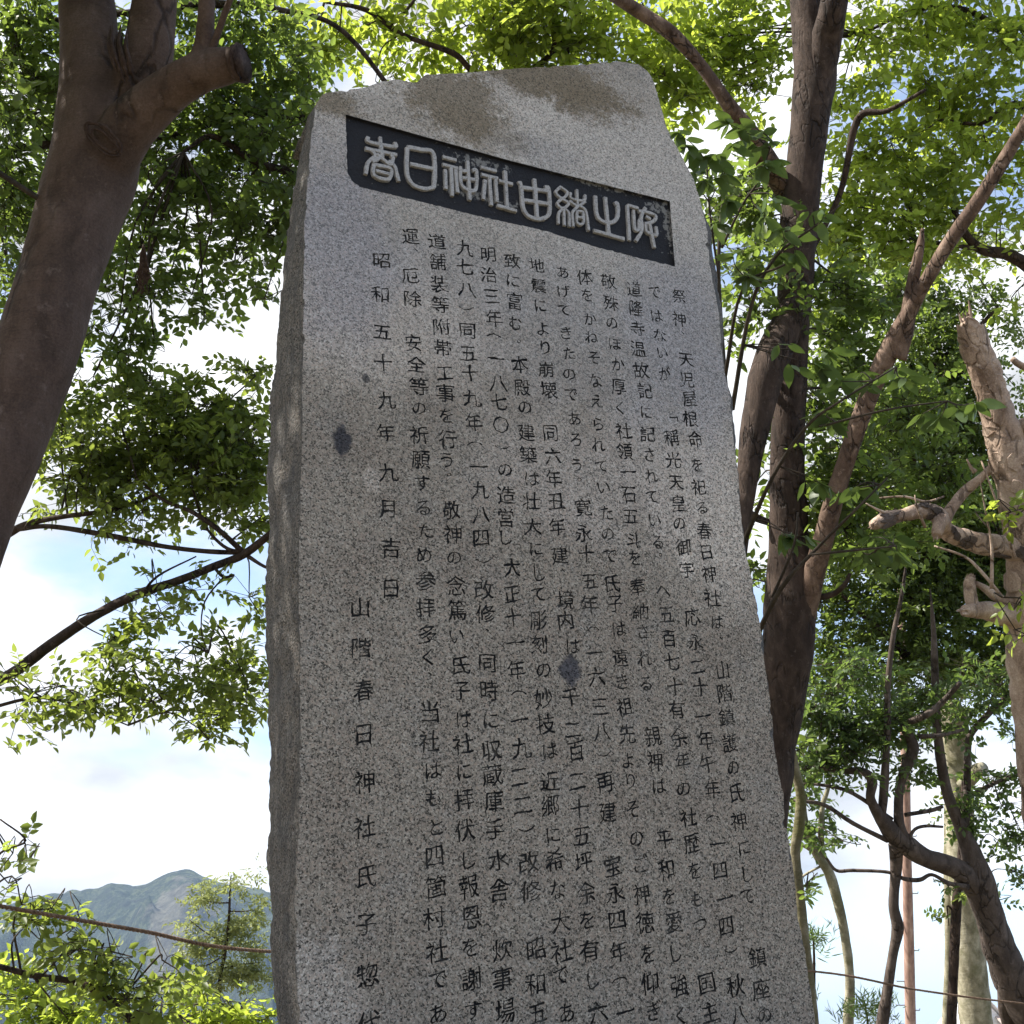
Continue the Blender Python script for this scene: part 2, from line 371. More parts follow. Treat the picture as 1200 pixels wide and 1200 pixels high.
def sprays(centres, L_leaf, k, wr, droop=.35, flat=.55, rng=RNG, spread=1.0):
    """little twigs of k leaves each, set round the centres"""
    n = len(centres)
    d = rng.normal(size=(n, 3)); d[:, 2] = d[:, 2] * .45 - droop * .4; d /= np.linalg.norm(d, axis=1)[:, None]
    nn = rng.normal(size=(n, 3)) * (1 - flat) + UPV * flat
    nn /= np.linalg.norm(nn, axis=1)[:, None]
    side = np.cross(d, nn); side /= np.linalg.norm(side, axis=1)[:, None] + 1e-9
    P_, A_, N_, V_ = [], [], [], []
    tl = L_leaf * (k * .36) * spread
    tone = rng.random(n)
    for j in range(k):
        t_ = (j + .4) / k
        p = centres + d * (t_ * tl) + UPV * (-droop * .5 * tl * t_ * t_)
        sg = (1 if j % 2 else -1); sg = 0 if j == k - 1 else sg
        ax = d * .55 + side * sg * .85 + rng.normal(size=(n, 3)) * .22 - UPV * droop * .5
        no = nn + rng.normal(size=(n, 3)) * .33
        P_.append(p); A_.append(ax); N_.append(no); V_.append(np.clip(tone * .6 + rng.random(n) * .4, 0, 1))
    P_, A_, N_, V_ = map(np.concatenate, (P_, A_, N_, V_))
    ln = L_leaf * (0.7 + .5 * rng.random(len(P_)))
    V, q = leaves(P_, A_, N_, ln, wr)
    return V, q, np.repeat(V_, 6), centres, d * tl

DENS = 1.35
def foliage(tree, clumps, limbs, leafm, twigm, base, L_leaf0=.055, k=7, wr0=.48, dens=2.2, droop=.35, flat=.55, twigs=True, thick=.8, sub=.16, spread=1.0, seed=1, name='crown'):
    """clumps: (px, py, rx, ry, depth[, density factor]); leaves hang on twigs, twigs on boughs, boughs on limbs"""
    rng = np.random.default_rng(seed)
    VV, QQ, AA = [], [], []; off = 0; TV, TF = [], []
    lp = np.concatenate([l[:, :3] for l in limbs]) if limbs else None
    for c in clumps:
        px, py, rx, ry, dp = c[:5]; df = c[5] if len(c) > 5 else 1.0
        C = P(px, py, dp); s = dp / F
        L_leaf = L_leaf0 * 1.12; wr = wr0 * 1.16
        leafpx = (L_leaf0 / s) ** 2 * wr0 * .72 * .62 / DENS
        nl = dens * df * math.pi * rx * ry / leafpx
        nsp = max(3, int(nl / k))
        nsub = max(2, int(nsp / 9))
        e = rng.normal(size=(nsub, 3)); e /= np.linalg.norm(e, axis=1)[:, None]
        e *= (rng.random(nsub) ** (1 / 2.6))[:, None]
        xw, yw, zw = ROT.T @ np.array([1, 0, 0.]), ROT.T @ np.array([0, 1, 0.]), ROT.T @ np.array([0, 0, 1.])
        xw, yw, zw = ROT @ np.array([1, 0, 0.]), ROT @ np.array([0, 1, 0.]), ROT @ np.array([0, 0, 1.])
        th = max((rx + ry) / 2 * s * thick, .15)
        sc = C + e[:, :1] * rx * s * xw + e[:, 1:2] * ry * s * yw + e[:, 2:] * th * zw
        idx = rng.integers(0, nsub, nsp)
        cen = sc[idx] + rng.normal(size=(nsp, 3)) * np.array([1, 1, .6]) * min(sub, max(rx, ry) * s * .5)
        V, q, a, c0, dv = sprays(cen, L_leaf, k, wr, droop, flat, rng, spread)
        VV.append(V); QQ.append(q + off); AA.append(a); off += len(V)
        if twigs:
            # bough to the clump, boughs to the sub-clumps
            if lp is not None:
                j = np.argmin(np.linalg.norm(lp - (C - UPV * .05), axis=1)); A = lp[j]
                md = (A + C) / 2 + rng.normal(size=3) * .06 + UPV * .05
                r0 = .004 + .0045 * np.linalg.norm(C - A)
                r0 = min(r0, .012)
                sp_ = spline([[*A, r0], [*md, r0 * .8], [*C, r0 * .5]], 4)
                v, f = tube(sp_, 5, v0=len(TV)); TV += v; TF += f
            for q_ in sc[:14]:
                md = (C + q_) / 2 + rng.normal(size=3) * .05
                sp_ = spline([[*C, .0032], [*md, .0025], [*q_, .0014]], 3)
                v, f = tube(sp_, 4, v0=len(TV), cap=False); TV += v; TF += f
            m_ = min(len(c0), 120)
            for q_, e_, sidx in zip(c0[:m_], dv[:m_], idx[:m_]):
                s0 = sc[sidx]
                v, f = tube(np.array([[*s0, .002], [*q_, .0016], [*(q_ + e_ * .9), .001]]), 3, v0=len(TV), cap=False); TV += v; TF += f
    o = quadmesh(name, np.concatenate(VV), np.concatenate(QQ), leafm, tree, base, np.concatenate(AA)); o['kind'] = 'stuff'
    if TV:
        o2 = obj('twigs', TV, TF, twigm, tree, base); o2['kind'] = 'stuff'
    return o
def path(pts, n=8):
    """pts: (px, py, depth, width in photo px) -> world rows with radius"""
    rows = []
    for (x, y, d, w) in pts:
        rows.append([*P(x, y, d), w / 2 * d / F])
    return spline(rows, n)
def to_ground(p, dx=0, dy=0, flare=1.35, z=0.0):
    """the world point under a path's lowest end, as extra rows at its start"""
    a = p[0]; g = [a[0] + dx, a[1] + dy, z - .1, a[3] * flare]
    mid = [a[0] + dx * .5, a[1] + dy * .5, (a[2] + z) / 2, a[3] * 1.08]
    if a[2] - z < .15: return p
    return np.vstack([spline([g, mid, a.tolist()], 6)[:-1], p])
def tree(label, base, trunk, limbs, bk, name='tree', rough=.10, seg=14, remesh=None, cat='tree', group=None, freq=7):
    base = np.array([base[0], base[1], 0.0]) if base is not None else np.array([trunk[0][0], trunk[0][1], 0.0])
    t_ = thing(name, label, cat, tuple(base), group)
    if remesh:
        V, Fc = tube(trunk, seg, rough, freq)
        V = list(V); Fc = list(Fc)
        for l in limbs[:remesh[1]]:
            v, f = tube(l, seg, rough, freq, v0=len(V)); V += v; Fc += f
        o = obj('trunk', V, Fc, bk, t_, base)
        md = o.modifiers.new('weld', 'REMESH'); md.mode = 'VOXEL'; md.voxel_size = remesh[0]; md.use_smooth_shade = True
        md = o.modifiers.new('soft', 'SMOOTH'); md.factor = .6; md.iterations = 9
        rest = limbs[remesh[1]:]
    else:
        V, Fc = tube(trunk, seg, rough, freq); obj('trunk', V, Fc, bk, t_, base); rest = limbs
    for l in rest:
        V, Fc = tube(l, max(6, seg - 4), rough, freq); obj('limb', V, Fc, bk, t_, base)
    return t_, base

exec_parts = []
# ------------------------------------------------------------------ ground, far hill
m_g, t, b = mat('earth_and_moss'); V = t.nodes.new('ShaderNodeTexCoord').outputs['Object']
t.links.new(ramp_out(t, noise(t, V, .8, 8, .6), [(.35, (.09, .07, .045)), (.5, (.14, .115, .08)), (.65, (.06, .08, .03))]), b.inputs['Base Color']); b.inputs['Roughness'].default_value = .95
bump(t, b, noise(t, V, 14, 6, .7), .6, .02)
GV, GF = [], []
radii = [0, 2, 4, 7, 12, 20, 40, 90, 200, 500, 1200, 3000, 9000]
for i, r in enumerate(radii):
    for k in range(48):
        a = k / 48 * 2 * math.pi; x, y = r * math.cos(a), r * math.sin(a)
        z = mnoise.noise(Vector((x * .3, y * .3, 0))) * .05 if r < 60 else (0 if r < 60 else -min(r - 60, 300) * .004)
        GV.append((x, y, z))
for i in range(len(radii) - 1):
    for k in range(48): GF.append((i * 48 + k, i * 48 + (k + 1) % 48, (i + 1) * 48 + (k + 1) % 48, (i + 1) * 48 + k))
g = obj('ground', GV, GF, m_g); g['kind'] = 'structure'

m_h, t, b = mat('wooded_hillside'); tcn = t.nodes.new('ShaderNodeTexCoord'); V = tcn.outputs['Object']
wood = ramp_out(t, noise(t, V, .05, 10, .8), [(.40, (.006, .016, .010)), (.5, (.030, .055, .026)), (.60, (.11, .14, .065))])
rock = ramp_out(t, noise(t, V, .05, 9, .75), [(.35, (.10, .09, .075)), (.6, (.30, .27, .23))])
at_ = t.nodes.new('ShaderNodeAttribute'); at_.attribute_name = 'var'
rf = mrange(t, math_(t, 'ADD', at_.outputs['Fac'], math_(t, 'MULTIPLY', math_(t, 'SUBTRACT', noise(t, V, .02, 6, .7), .5), 1.5)), .42, .62, 0, .6)
t.links.new(mixc(t, rf, wood, rock), b.inputs['Base Color']); b.inputs['Roughness'].default_value = .95
bump(t, b, noise(t, V, .045, 9, .75), 1, 45)
ridge = [(-420, 1120), (-200, 1098), (-60, 1075), (0, 1062), (40, 1050), (80, 1042), (112, 1040), (130, 1035), (155, 1038), (185, 1027), (203, 1020), (225, 1018), (242, 1024), (262, 1032), (285, 1035), (310, 1043), (360, 1062), (430, 1090), (520, 1120), (640, 1160), (760, 1200), (900, 1240)]
rx_ = np.array([p[0] for p in ridge]); ry_ = np.array([p[1] for p in ridge])
HV, HF, HA = [], [], []; nx, ny = 260, 90
for i in range(nx):
    px = -420 + 1320 * i / (nx - 1)
    py = np.interp(px, rx_, ry_)
    top = P(px, py, 1500.0)
    hd = np.array([top[0], top[1]]); dist = np.linalg.norm(hd); hd /= dist
    top_h = max(top[2] + 2, 3)
    for j in range(ny):
        tt = j / (ny - 1)              # 0 foot ... 1 behind the ridge
        if tt < .75: q = tt / .75; hh = top_h * (q ** 1.25); dd = dist - (1 - q) * 420
        else: q = (tt - .75) / .25; hh = top_h * (1 - q) ** 1.3; dd = dist + q * 450
        X = hd * dd
        amp = math.sin(min(tt / .75, 1) * math.pi) if tt < .75 else math.sin(q * math.pi)
        nn = mnoise.fractal(Vector((X[0] * .008, X[1] * .008, 3.1)), 1.0, 2.1, 6)
        rg = 1 - abs(mnoise.noise(Vector((X[0] * .012 + X[1] * .004, X[1] * .003, 7.7)))) * 2
        z = hh + amp * (40 * nn + 70 * (rg - .5)) + 5.5 * mnoise.noise(Vector((X[0] * .05, X[1] * .07, 0)))
        HV.append((X[0], X[1], max(z, -5) - 2))
        rk = math.exp(-(((px - 205 - (1 - tt) * 20) / 50) ** 2)) * math.exp(-(((tt - .48) / .22) ** 2)) * .95
        HA.append(rk)
for i in range(nx - 1):
    for j in range(ny - 1): HF.append((i * ny + j, (i + 1) * ny + j, (i + 1) * ny + j + 1, i * ny + j + 1))
h = obj('hill', HV, HF, m_h); h['kind'] = 'structure'
a = h.data.attributes.new('var', 'FLOAT', 'POINT'); a.data.foreach_set('value', np.array(HA, dtype=np.float32))

# ------------------------------------------------------------------ haze
def box_verts(x0, x1, y0, y1, z0, z1):
    V = [(x, y, z) for z in (z0, z1) for y in (y0, y1) for x in (x0, x1)]
    return V, [(0, 2, 3, 1), (4, 5, 7, 6), (0, 1, 5, 4), (2, 6, 7, 3), (0, 4, 6, 2), (1, 3, 7, 5)]
m_z = bpy.data.materials.new('haze_air'); m_z.use_nodes = True; t = m_z.node_tree; t.nodes.clear()
pv = t.nodes.new('ShaderNodeVolumePrincipled'); pv.inputs['Color'].default_value = (.46, .66, 1, 1); pv.inputs['Density'].default_value = .00014; pv.inputs['Anisotropy'].default_value = 0.1
ot = t.nodes.new('ShaderNodeOutputMaterial'); t.links.new(pv.outputs[0], ot.inputs['Volume'])
HAZE = True
if HAZE:
    V_, F_ = box_verts(-9300, 9300, -9300, 9300, -8, 330)
    z = obj('haze', V_, F_, m_z, smooth=False); z['kind'] = 'stuff'

# ------------------------------------------------------------------ the inscribed stone
stone = bpy.data.objects.new('inscribed_stone', None); COL.objects.link(stone); stone.matrix_world = SM
tag(stone, 'tall grey granite monument slab carved with columns of Japanese writing and a black title panel', 'stone monument')
front = [(350, 1330), (349, 1260), (350, 1200), (348, 1150), (347, 1100), (345, 1040), (349, 1000), (351, 930), (352, 860), (352, 780), (350, 700), (351, 620), (354, 510), (355, 430), (355, 370), (356, 317), (357, 263), (361, 210), (364, 170), (367, 143), (370, 122), (378, 110), (398, 106), (425, 103), (450, 95), (468, 93), (484, 97), (489, 96), (500, 88), (530, 86), (560, 84), (600, 80.5), (640, 78), (690, 75), (725, 72), (748, 75), (760, 84), (766, 96),
         (771, 113), (781, 149), (799, 183), (814, 213), (822, 240), (829, 271), (831, 306), (838, 343), (843, 371), (845, 403), (849, 438), (856, 465), (859, 510), (864, 550), (868, 603), (873, 643), (882, 681), (890, 727), (895, 769), (901, 812), (906, 852), (907, 876), (912, 905), (918, 931), (919, 959), (926, 993), (932, 1039), (935, 1078), (942, 1107), (948, 1149), (954, 1186), (962, 1250), (975, 1330)]
sil_r = {(829, 271): 7, (822, 240): 4, (831, 306): 8, (838, 343): 8, (843, 371): 6, (845, 403): 5, (849, 438): 5, (856, 465): 5, (859, 510): 5, (864, 550): 5, (868, 603): 3, (814, 213): 2}
back_l = [(118, 366), (150, 364), (200, 350), (250, 343), (300, 335), (350, 328), (400, 325), (440, 322), (480, 317), (520, 315), (600, 313), (700, 313), (750, 312), (790, 313), (830, 318), (900, 316), (950, 314), (1010, 313), (1050, 318), (1100, 319), (1130, 316), (1160, 322), (1200, 328), (1260, 326), (1330, 325)]
byy = [p[0] for p in back_l]; bxx = [p[1] for p in back_l]
TH = .23
nf = len(front)
ctl = []   # per control point: front uv, mid uv (behind the chipped arris), back uv
for (x, y) in front:
    fu = face_uv(x, y)
    if x < 372 and y > 110:
        bu = fu.copy()
        for _ in range(12):
            X_, Y_ = project(Q0 + rs * bu[0] + us * bu[1] - ns * TH)
            bu[0] += (np.interp(Y_, byy, bxx) - X_) * .0021
        kind = 0
        mu = fu + (bu - fu) * .18
    elif y < 112:
        bu = fu + np.array([0, -.03]); mu = fu + np.array([0, .0]); kind = 1
    else:
        mu = face_uv(x + 1.5 + sil_r.get((x, y), 3.5) * 1.35 , y); bu = mu + np.array([-.015, 0]); kind = 2
    ctl.append((*fu, *mu, *bu, kind))
ctl = np.array(ctl)
seglen = np.concatenate([[0], np.cumsum(np.linalg.norm(np.diff(ctl[:, :2], axis=0), axis=1))])
ds = np.arange(0, seglen[-1], .006); ds = np.append(ds, seglen[-1])
out = np.array([np.interp(ds, seglen, ctl[:, i]) for i in range(7)]).T
nO = len(out)
tng = np.gradient(out[:, :2], axis=0); tng /= np.linalg.norm(tng, axis=1)[:, None]
nor = np.stack([-tng[:, 1], tng[:, 0]], axis=1)      # outward (outline runs clockwise)
FO = out[:, :2].copy()
for i in range(nO):
    q = Vector((FO[i, 0] * 1, FO[i, 1] * 1, 0))
    d = .0016 * mnoise.noise(q * 60) + .0022 * mnoise.noise(q * 22 + Vector((3, 1, 0))) 
    d += -max(0, mnoise.noise(q * 38 + Vector((9, 9, 0))) - .22) * (.022 if out[i, 6] > 1.5 else .012)
    FO[i] += nor[i] * d
depths = [0, .004, .012, .025, .045, .075, .105, .14, .175, .205, TH]
BV = []; 
for j, dp in enumerate(depths):
    for i in range(nO):
        fu, mu, bu = FO[i], out[i, 2:4], out[i, 4:6]; kd = out[i, 6]
        if dp <= .025: w = dp / .025; p = fu * (1 - w) + (mu + nor[i] * .001) * w
        else: w = (dp - .025) / (TH - .025); p = mu * (1 - w) + bu * w
        if j:
            q = Vector((p[0], p[1], -dp))
            a_ = min(1, dp / .03)
            bul = math.sin(min(dp / TH, 1) * math.pi) * .012 if kd < .5 else 0
            dd = a_ * (.008 * mnoise.noise(q * 14) + .007 * mnoise.noise(Vector((q.x * 45, q.y * 12, q.z * 45))) + .0035 * mnoise.noise(q * 80)) + bul
            p = p + nor[i] * dd
        BV.append((p[0], p[1], -dp if j else 0))
BF = []
for j in range(len(depths) - 1):
    for i in range(nO - 1):
        a_ = j * nO + i; BF.append((a_, a_ + 1, a_ + 1 + nO, a_ + nO))
k0 = (len(depths) - 1) * nO
BF.append(tuple(k0 + i for i in range(nO)))
for j in range(len(depths) - 1):
    BF.append((j * nO + nO - 1, j * nO, (j + 1) * nO, (j + 1) * nO + nO - 1))
rough = obj('rough_sides', BV, BF, M_SIDE, stone)

# ---- glyph outlines
def glyph_polys(ch, cache={}):
    key = ch + str(random.randrange(3))
    if key in cache: return cache[key]
    cu = bpy.data.curves.new('g', 'FONT'); cu.body = ch; cu.fill_mode = 'NONE'; cu.resolution_u = 2; cu.align_x = 'LEFT'
    cu.offset = (.024, .035, .046)[int(key[-1])]
    o = bpy.data.objects.new('g', cu); COL.objects.link(o)
    dg = bpy.context.evaluated_depsgraph_get(); me = bpy.data.meshes.new_from_object(o.evaluated_get(dg))
    v = np.array([x.co[:2] for x in me.vertices]); e = [tuple(x.vertices) for x in me.edges]
    bpy.data.objects.remove(o); bpy.data.curves.remove(cu); bpy.data.meshes.remove(me)
    if len(v) == 0: cache[key] = None; return None
    # long edges cut up, then the outline swells and thins like brush strokes
    vv = [tuple(p) for p in v]; ee = []
    for a_, b_ in e:
        d_ = np.linalg.norm(v[a_] - v[b_]); n_ = max(1, int(d_ / .085)); last = a_
        for k in range(1, n_):
            vv.append(tuple(v[a_] + (v[b_] - v[a_]) * k / n_)); ee.append((last, len(vv) - 1)); last = len(vv) - 1
        ee.append((last, b_))
    v = np.array(vv); nx_, pv_ = {}, {}
    for a_, b_ in ee: nx_[a_] = b_; pv_[b_] = a_
    area = sum(v[a_][0] * v[b_][1] - v[b_][0] * v[a_][1] for a_, b_ in ee); sg_ = -1 if area > 0 else 1
    w = v.copy(); ph = random.uniform(0, 50)
    for i in range(len(v)):
        if i in nx_ and i in pv_:
            tg = v[nx_[i]] - v[pv_[i]]; tg /= np.linalg.norm(tg) + 1e-9
            q = Vector((v[i][0] * 2.6 + ph, v[i][1] * 2.6, 1)); q2 = Vector((v[i][0] * 9 + ph, v[i][1] * 9, 4))
            dd = .036 * mnoise.noise(q) + .016 * mnoise.noise(q2) + .004
            w[i] = v[i] + np.array([-tg[1], tg[0]]) * sg_ * dd
    cache[key] = (w, ee); return cache[key]
KANA = set('のをにはてでかなたしするられくいうもつとそきげあろがめさほりよえねぎごむ')
COLS = [
 ('祭796,347 神796,374 、800,390 天804,421 児805,445 屋808,467 根809,491 命815,515 を817,545 祀819,571 る823,595 春825,622 日828,647 神831,672 社835,701 は840,729 、845,748 山847,785 階849,812 鎮852,841 護855,871 の859,899 氏863,929 神866,962 に872,993 し875,1024 て876,1050 鎮888,1122 座892,1159 の896,1189'),
 ('で767,342 は769,370 な773,393 い776,413 が779,438 「787,486 稱787,513 光789,539 天792,565 皇795,590 の796,613 御801,641 宇805,668 応811,723 永815,752 二817,781 十821,805 一824,839 年827,867 午829,895 年835,925 （835,958 一841,989 四844,1020 一849,1053 四851,1085 ）857,1114 秋862,1155 八866,1190'),
 ('道743,339 隆745,361 寺747,385 温748,409 故751,434 記756,458 に757,483 記759,509 さ761,533 れ763,558 て764,582 い767,609 る771,635 。774,650 へ777,692 五781,720 百784,748 七787,775 十791,804 有793,832 余796,864 年800,892 の801,924 社807,958 歴811,988 を814,1020 も817,1053 つ821,1083 、826,1105 国828,1152 主832,1186'),
 ('敬713,330 殊716,355 の717,378 ほ720,403 か724,427 厚725,453 く727,478 社731,505 領732,529 一736,553 石737,579 五739,605 斗743,633 を744,654 奉747,688 納751,716 さ753,740 れ755,772 る757,801 。760,820 親765,863 神768,892 は772,921 、773,940 平779,983 和781,1019 を784,1050 愛790,1081 し791,1117 強796,1155 く798,1190'),
 ('体685,325 を688,346 か691,374 ね693,395 そ696,419 な697,446 え699,470 ら701,497 れ701,521 て705,546 い707,571 た711,601 の712,625 で715,651 氏717,684 子721,707 は725,737 遠727,771 き729,799 祖732,828 先735,860 よ736,891 り739,915 そ742,948 の746,982 ご750,1013 神752,1047 徳756,1081 を759,1118 仰762,1152 ぎ766,1185'),
 ('あ659,319 げ660,341 て661,363 き663,390 た667,414 の667,438 で669,462 あ673,491 ろ675,515 う676,545 。679,562 寛683,595 永684,625 十687,649 五691,681 年691,708 （695,737 一696,765 六699,793 三703,828 八705,857 ）707,884 再709,916 建712,952 、714,972 宝718,1015 永721,1046 四723,1078 年725,1115 （726,1148 一733,1186'),
 ('地629,311 震631,335 に633,358 よ636,385 り639,407 崩640,433 壊643,457 、645,472 同645,507 六648,534 年649,561 丑652,587 年653,617 建656,651 、660,668 境663,703 内663,727 は671,757 千669,817 二671,855 百675,880 二676,915 十679,947 五682,979 坪684,1010 余687,1046 を688,1078 有691,1114 し694,1149 六701,1186'),
 ('致600,306 に601,329 富603,353 む604,379 。608,400 本609,427 殿612,454 の615,477 建617,507 築619,533 は623,561 壮623,587 大624,617 に628,643 し631,672 て631,696 彫631,727 刻632,755 の637,785 妙637,819 技639,849 は644,880 近644,916 郷645,944 に648,978 希650,1008 な653,1043 大657,1080 社658,1115 で657,1143 あ664,1187'),
 ('明572,298 治573,322 三576,347 年579,373 （579,393 一581,420 八584,449 七585,471 〇587,498 ）589,524 の592,550 造593,580 営593,607 し592,630 大600,665 正600,696 十601,723 一604,753 年605,785 （608,812 一609,844 九611,877 二609,910 二613,943 ）617,972 改619,1011 修622,1044 昭628,1112 和628,1153 五630,1187'),
 ('九545,291 七545,313 八547,339 ）547,361 同548,387 五549,414 十551,437 九553,467 年555,495 （556,520 一561,547 九563,574 八564,603 四564,630 ）567,657 改567,691 修569,719 、571,738 同571,777 時573,809 に575,844 収576,879 蔵577,908 庫579,939 手580,972 水584,1008 舎585,1043 、589,1062 炊589,1113 事589,1147 場592,1185'),
 ('道512,283 舗513,307 装515,333 等516,357 附517,383 帯519,408 工521,437 事522,461 を523,487 行525,515 う524,539 。526,556 敬529,598 神531,626 の532,653 念535,687 篤536,715 い535,745 氏539,780 子540,809 は543,843 社543,872 に544,904 拝544,937 伏545,973 し548,1008 報549,1039 恩552,1075 を551,1110 謝553,1147 す555,1184'),
 ('運481,277 、488,293 厄481,323 除483,350 、486,368 安484,402 全488,427 等491,453 の491,478 祈491,510 願493,538 す495,566 る496,595 た499,622 め497,650 参499,681 拝499,712 多501,743 く502,770 、504,790 当504,834 社503,869 は507,903 も508,935 と511,969 四509,1003 箇511,1039 村509,1076 社512,1115 で513,1148 あ513,1188'),
 ('昭447,305 和446,345 五448,389 十449,425 九453,469 年452,507 九455,554 月455,596 吉458,642 日458,689'),
 ('山422,712 階423,759 春426,809 日426,860 神428,916 社427,969 氏429,1027 子429,1083 惣431,1143 代432,1200'),
]
G = []     # glyph placements
for ci, s_ in enumerate(COLS):
    for tok in s_.split():
        ch = tok[0]; x, y = map(float, tok[1:].split(','))
        gp = glyph_polys(ch)
        if gp is None: continue
        v, e = gp
        size = .0525 if ch not in KANA else .0455
        if ci >= 12: size = .0525
        if ch in '、。': size = .036
        cx, cy = (.5, .38)
        w = v - np.array([cx, cy])
        if ch in '、。':
            w = v - v.mean(axis=0)
        if ch in '（）':
            w = np.stack([w[:, 1], -w[:, 0]], axis=1); w -= (w.max(0) + w.min(0)) / 2; w *= .8
        if ch == '「': w = np.stack([w[:, 1], -w[:, 0]], axis=1) * .8
        # hand-cut: rising strokes, uneven proportions
        sx, sy = .97 + random.uniform(-.06, .06), .93 + random.uniform(-.07, .05)
        sh = .14 + random.uniform(-.04, .04)
        ph = random.uniform(0, 100)
        w2 = w.copy()
        for i in range(len(w)):
            q = Vector((w[i, 0] * 3.2 + ph, w[i, 1] * 3.2, ph)); n_ = mnoise.noise_vector(q)
            q2 = Vector((w[i, 0] * 13 + ph, w[i, 1] * 13, 5)); n2_ = mnoise.noise_vector(q2)
            w2[i] = w[i] + np.array([n_.x, n_.y]) * .045 + np.array([n2_.x, n2_.y]) * .020
        w2 = np.stack([w2[:, 0] * sx, w2[:, 1] * sy + sh * w2[:, 0]], axis=1)
        rt = random.uniform(-.05, .05); c_, s__ = math.cos(rt), math.sin(rt)
        w2 = w2 @ np.array([[c_, s__], [-s__, c_]])
        G.append((ci, w2 * size + face_uv(x, y), e))
# ---- triangulate the face with the cut letters and the sunk title panel
plq = [(405, 134), (597, 188), (785, 236), (788, 275), (791, 312), (760, 305), (700, 290), (640, 271), (560, 253), (500, 238), (450, 226), (422, 219), (411, 211), (407, 200)]
PQ = []
for i, (x, y) in enumerate(plq):
    a_ = face_uv(x, y); b_ = face_uv(*plq[(i + 1) % len(plq)])
    n_ = max(2, int(np.linalg.norm(b_ - a_) / .008))
    for k in range(n_):
        p = a_ + (b_ - a_) * k / n_
        rg = .0028 if i >= 4 else .0008
        PQ.append(p + np.array([mnoise.noise(Vector((p[0] * 80, p[1] * 80, 1))), mnoise.noise(Vector((p[0] * 80, p[1] * 80, 9)))]) * rg)
PQ = np.array(PQ)
vin = [Vector(p) for p in FO] ; ein = [(i, (i + 1) % nO) for i in range(nO)]
o_ = len(vin); vin += [Vector(p) for p in PQ]; ein += [(o_ + i, o_ + (i + 1) % len(PQ)) for i in range(len(PQ))]
for ci, w, e in G:
    o_ = len(vin); vin += [Vector(p) for p in w]; ein += [(o_ + a_, o_ + b_) for a_, b_ in e]
res = delaunay_2d_cdt(vin, ein, [], 0, 1e-6, False)
cv = np.array([(p.x, p.y) for p in res[0]]); ct = np.array([list(f_) for f_ in res[2]])
cen = cv[ct].mean(axis=1)
def inside(pts, segs):          # even-odd
    x, y = pts[:, 0][:, None], pts[:, 1][:, None]
    x1, y1, x2, y2 = segs[:, 0], segs[:, 1], segs[:, 2], segs[:, 3]
    c_ = ((y1 > y) != (y2 > y)) & (x < (x2 - x1) * (y - y1) / (y2 - y1 + 1e-15) + x1)
    return c_.sum(axis=1) % 2 == 1
def loop_segs(p): return np.hstack([p, np.roll(p, -1, axis=0)])
ins = np.zeros(len(cen), bool)
for s0 in range(0, len(cen), 4000): ins[s0:s0 + 4000] = inside(cen[s0:s0 + 4000], loop_segs(FO))
cls = np.where(ins, -1, -9)     # -9 outside, -1 stone, -2 plaque, >=0 letter column
bb = (cen[:, 0] > PQ[:, 0].min()) & (cen[:, 0] < PQ[:, 0].max()) & (cen[:, 1] > PQ[:, 1].min()) & (cen[:, 1] < PQ[:, 1].max())
ii = np.where(bb)[0]; cls[ii[inside(cen[ii], loop_segs(PQ))]] = -2
gcls = np.full(len(cls), -1)
for gi, (ci, w, e) in enumerate(G):
    lo, hi = w.min(0), w.max(0)
    ii = np.where((cen[:, 0] > lo[0]) & (cen[:, 0] < hi[0]) & (cen[:, 1] > lo[1]) & (cen[:, 1] < hi[1]) & (cls != -9))[0]
    if len(ii) == 0: continue
    ea = np.array(e); segs = np.hstack([w[ea[:, 0]], w[ea[:, 1]]])
    hit = ii[inside(cen[ii], segs)]; cls[hit] = ci; gcls[hit] = gi
def submesh(mask, z):
    tr = ct[mask]; u_, inv = np.unique(tr, return_inverse=True)
    v = np.column_stack([cv[u_], np.full(len(u_), z)]); return v, inv.reshape(-1, 3)
# stone face + walls of every cut
v, f_ = submesh(cls == -1, 0.0)
faces = [tuple(x) for x in f_.tolist()]; verts = v.tolist(); nstone = len(faces); wmat = []
emap = {}
for ti in np.where(cls != -9)[0]:
    a_, b_, c_ = ct[ti]
    for p, q in ((a_, b_), (b_, c_), (c_, a_)): emap.setdefault((min(p, q), max(p, q)), []).append((ti, p, q))
nwall = 0
for k, l in emap.items():
    if len(l) == 2:
        c0_, c1_ = cls[l[0][0]], cls[l[1][0]]
        if (c0_ == -1) != (c1_ == -1):
            other = c1_ if c0_ == -1 else c0_
            st_ = l[0] if c0_ == -1 else l[1]
            z = -.010 if other == -2 else -.0026
            p, q = cv[st_[1]], cv[st_[2]]; b0 = len(verts)
            verts += [(p[0], p[1], 0), (q[0], q[1], 0), (q[0], q[1], z), (p[0], p[1], z)]; faces.append((b0 + 1, b0, b0 + 3, b0 + 2)); wmat.append(2 if other == -2 else 1)
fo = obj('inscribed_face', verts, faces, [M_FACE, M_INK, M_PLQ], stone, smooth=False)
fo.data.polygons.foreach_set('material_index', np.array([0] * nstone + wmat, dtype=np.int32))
v, f_ = submesh(cls == -2, -.010); pl = obj('title_panel', v, [tuple(x) for x in f_.tolist()], M_PLQ, stone, smooth=False)
pl['label'] = 'sunk black title panel'
rank = sorted(range(len(G)), key=lambda i: -(G[i][1].max(0) - G[i][1].min(0)).prod())
small = set(rank[296:]); smask = np.zeros(len(cls), bool)
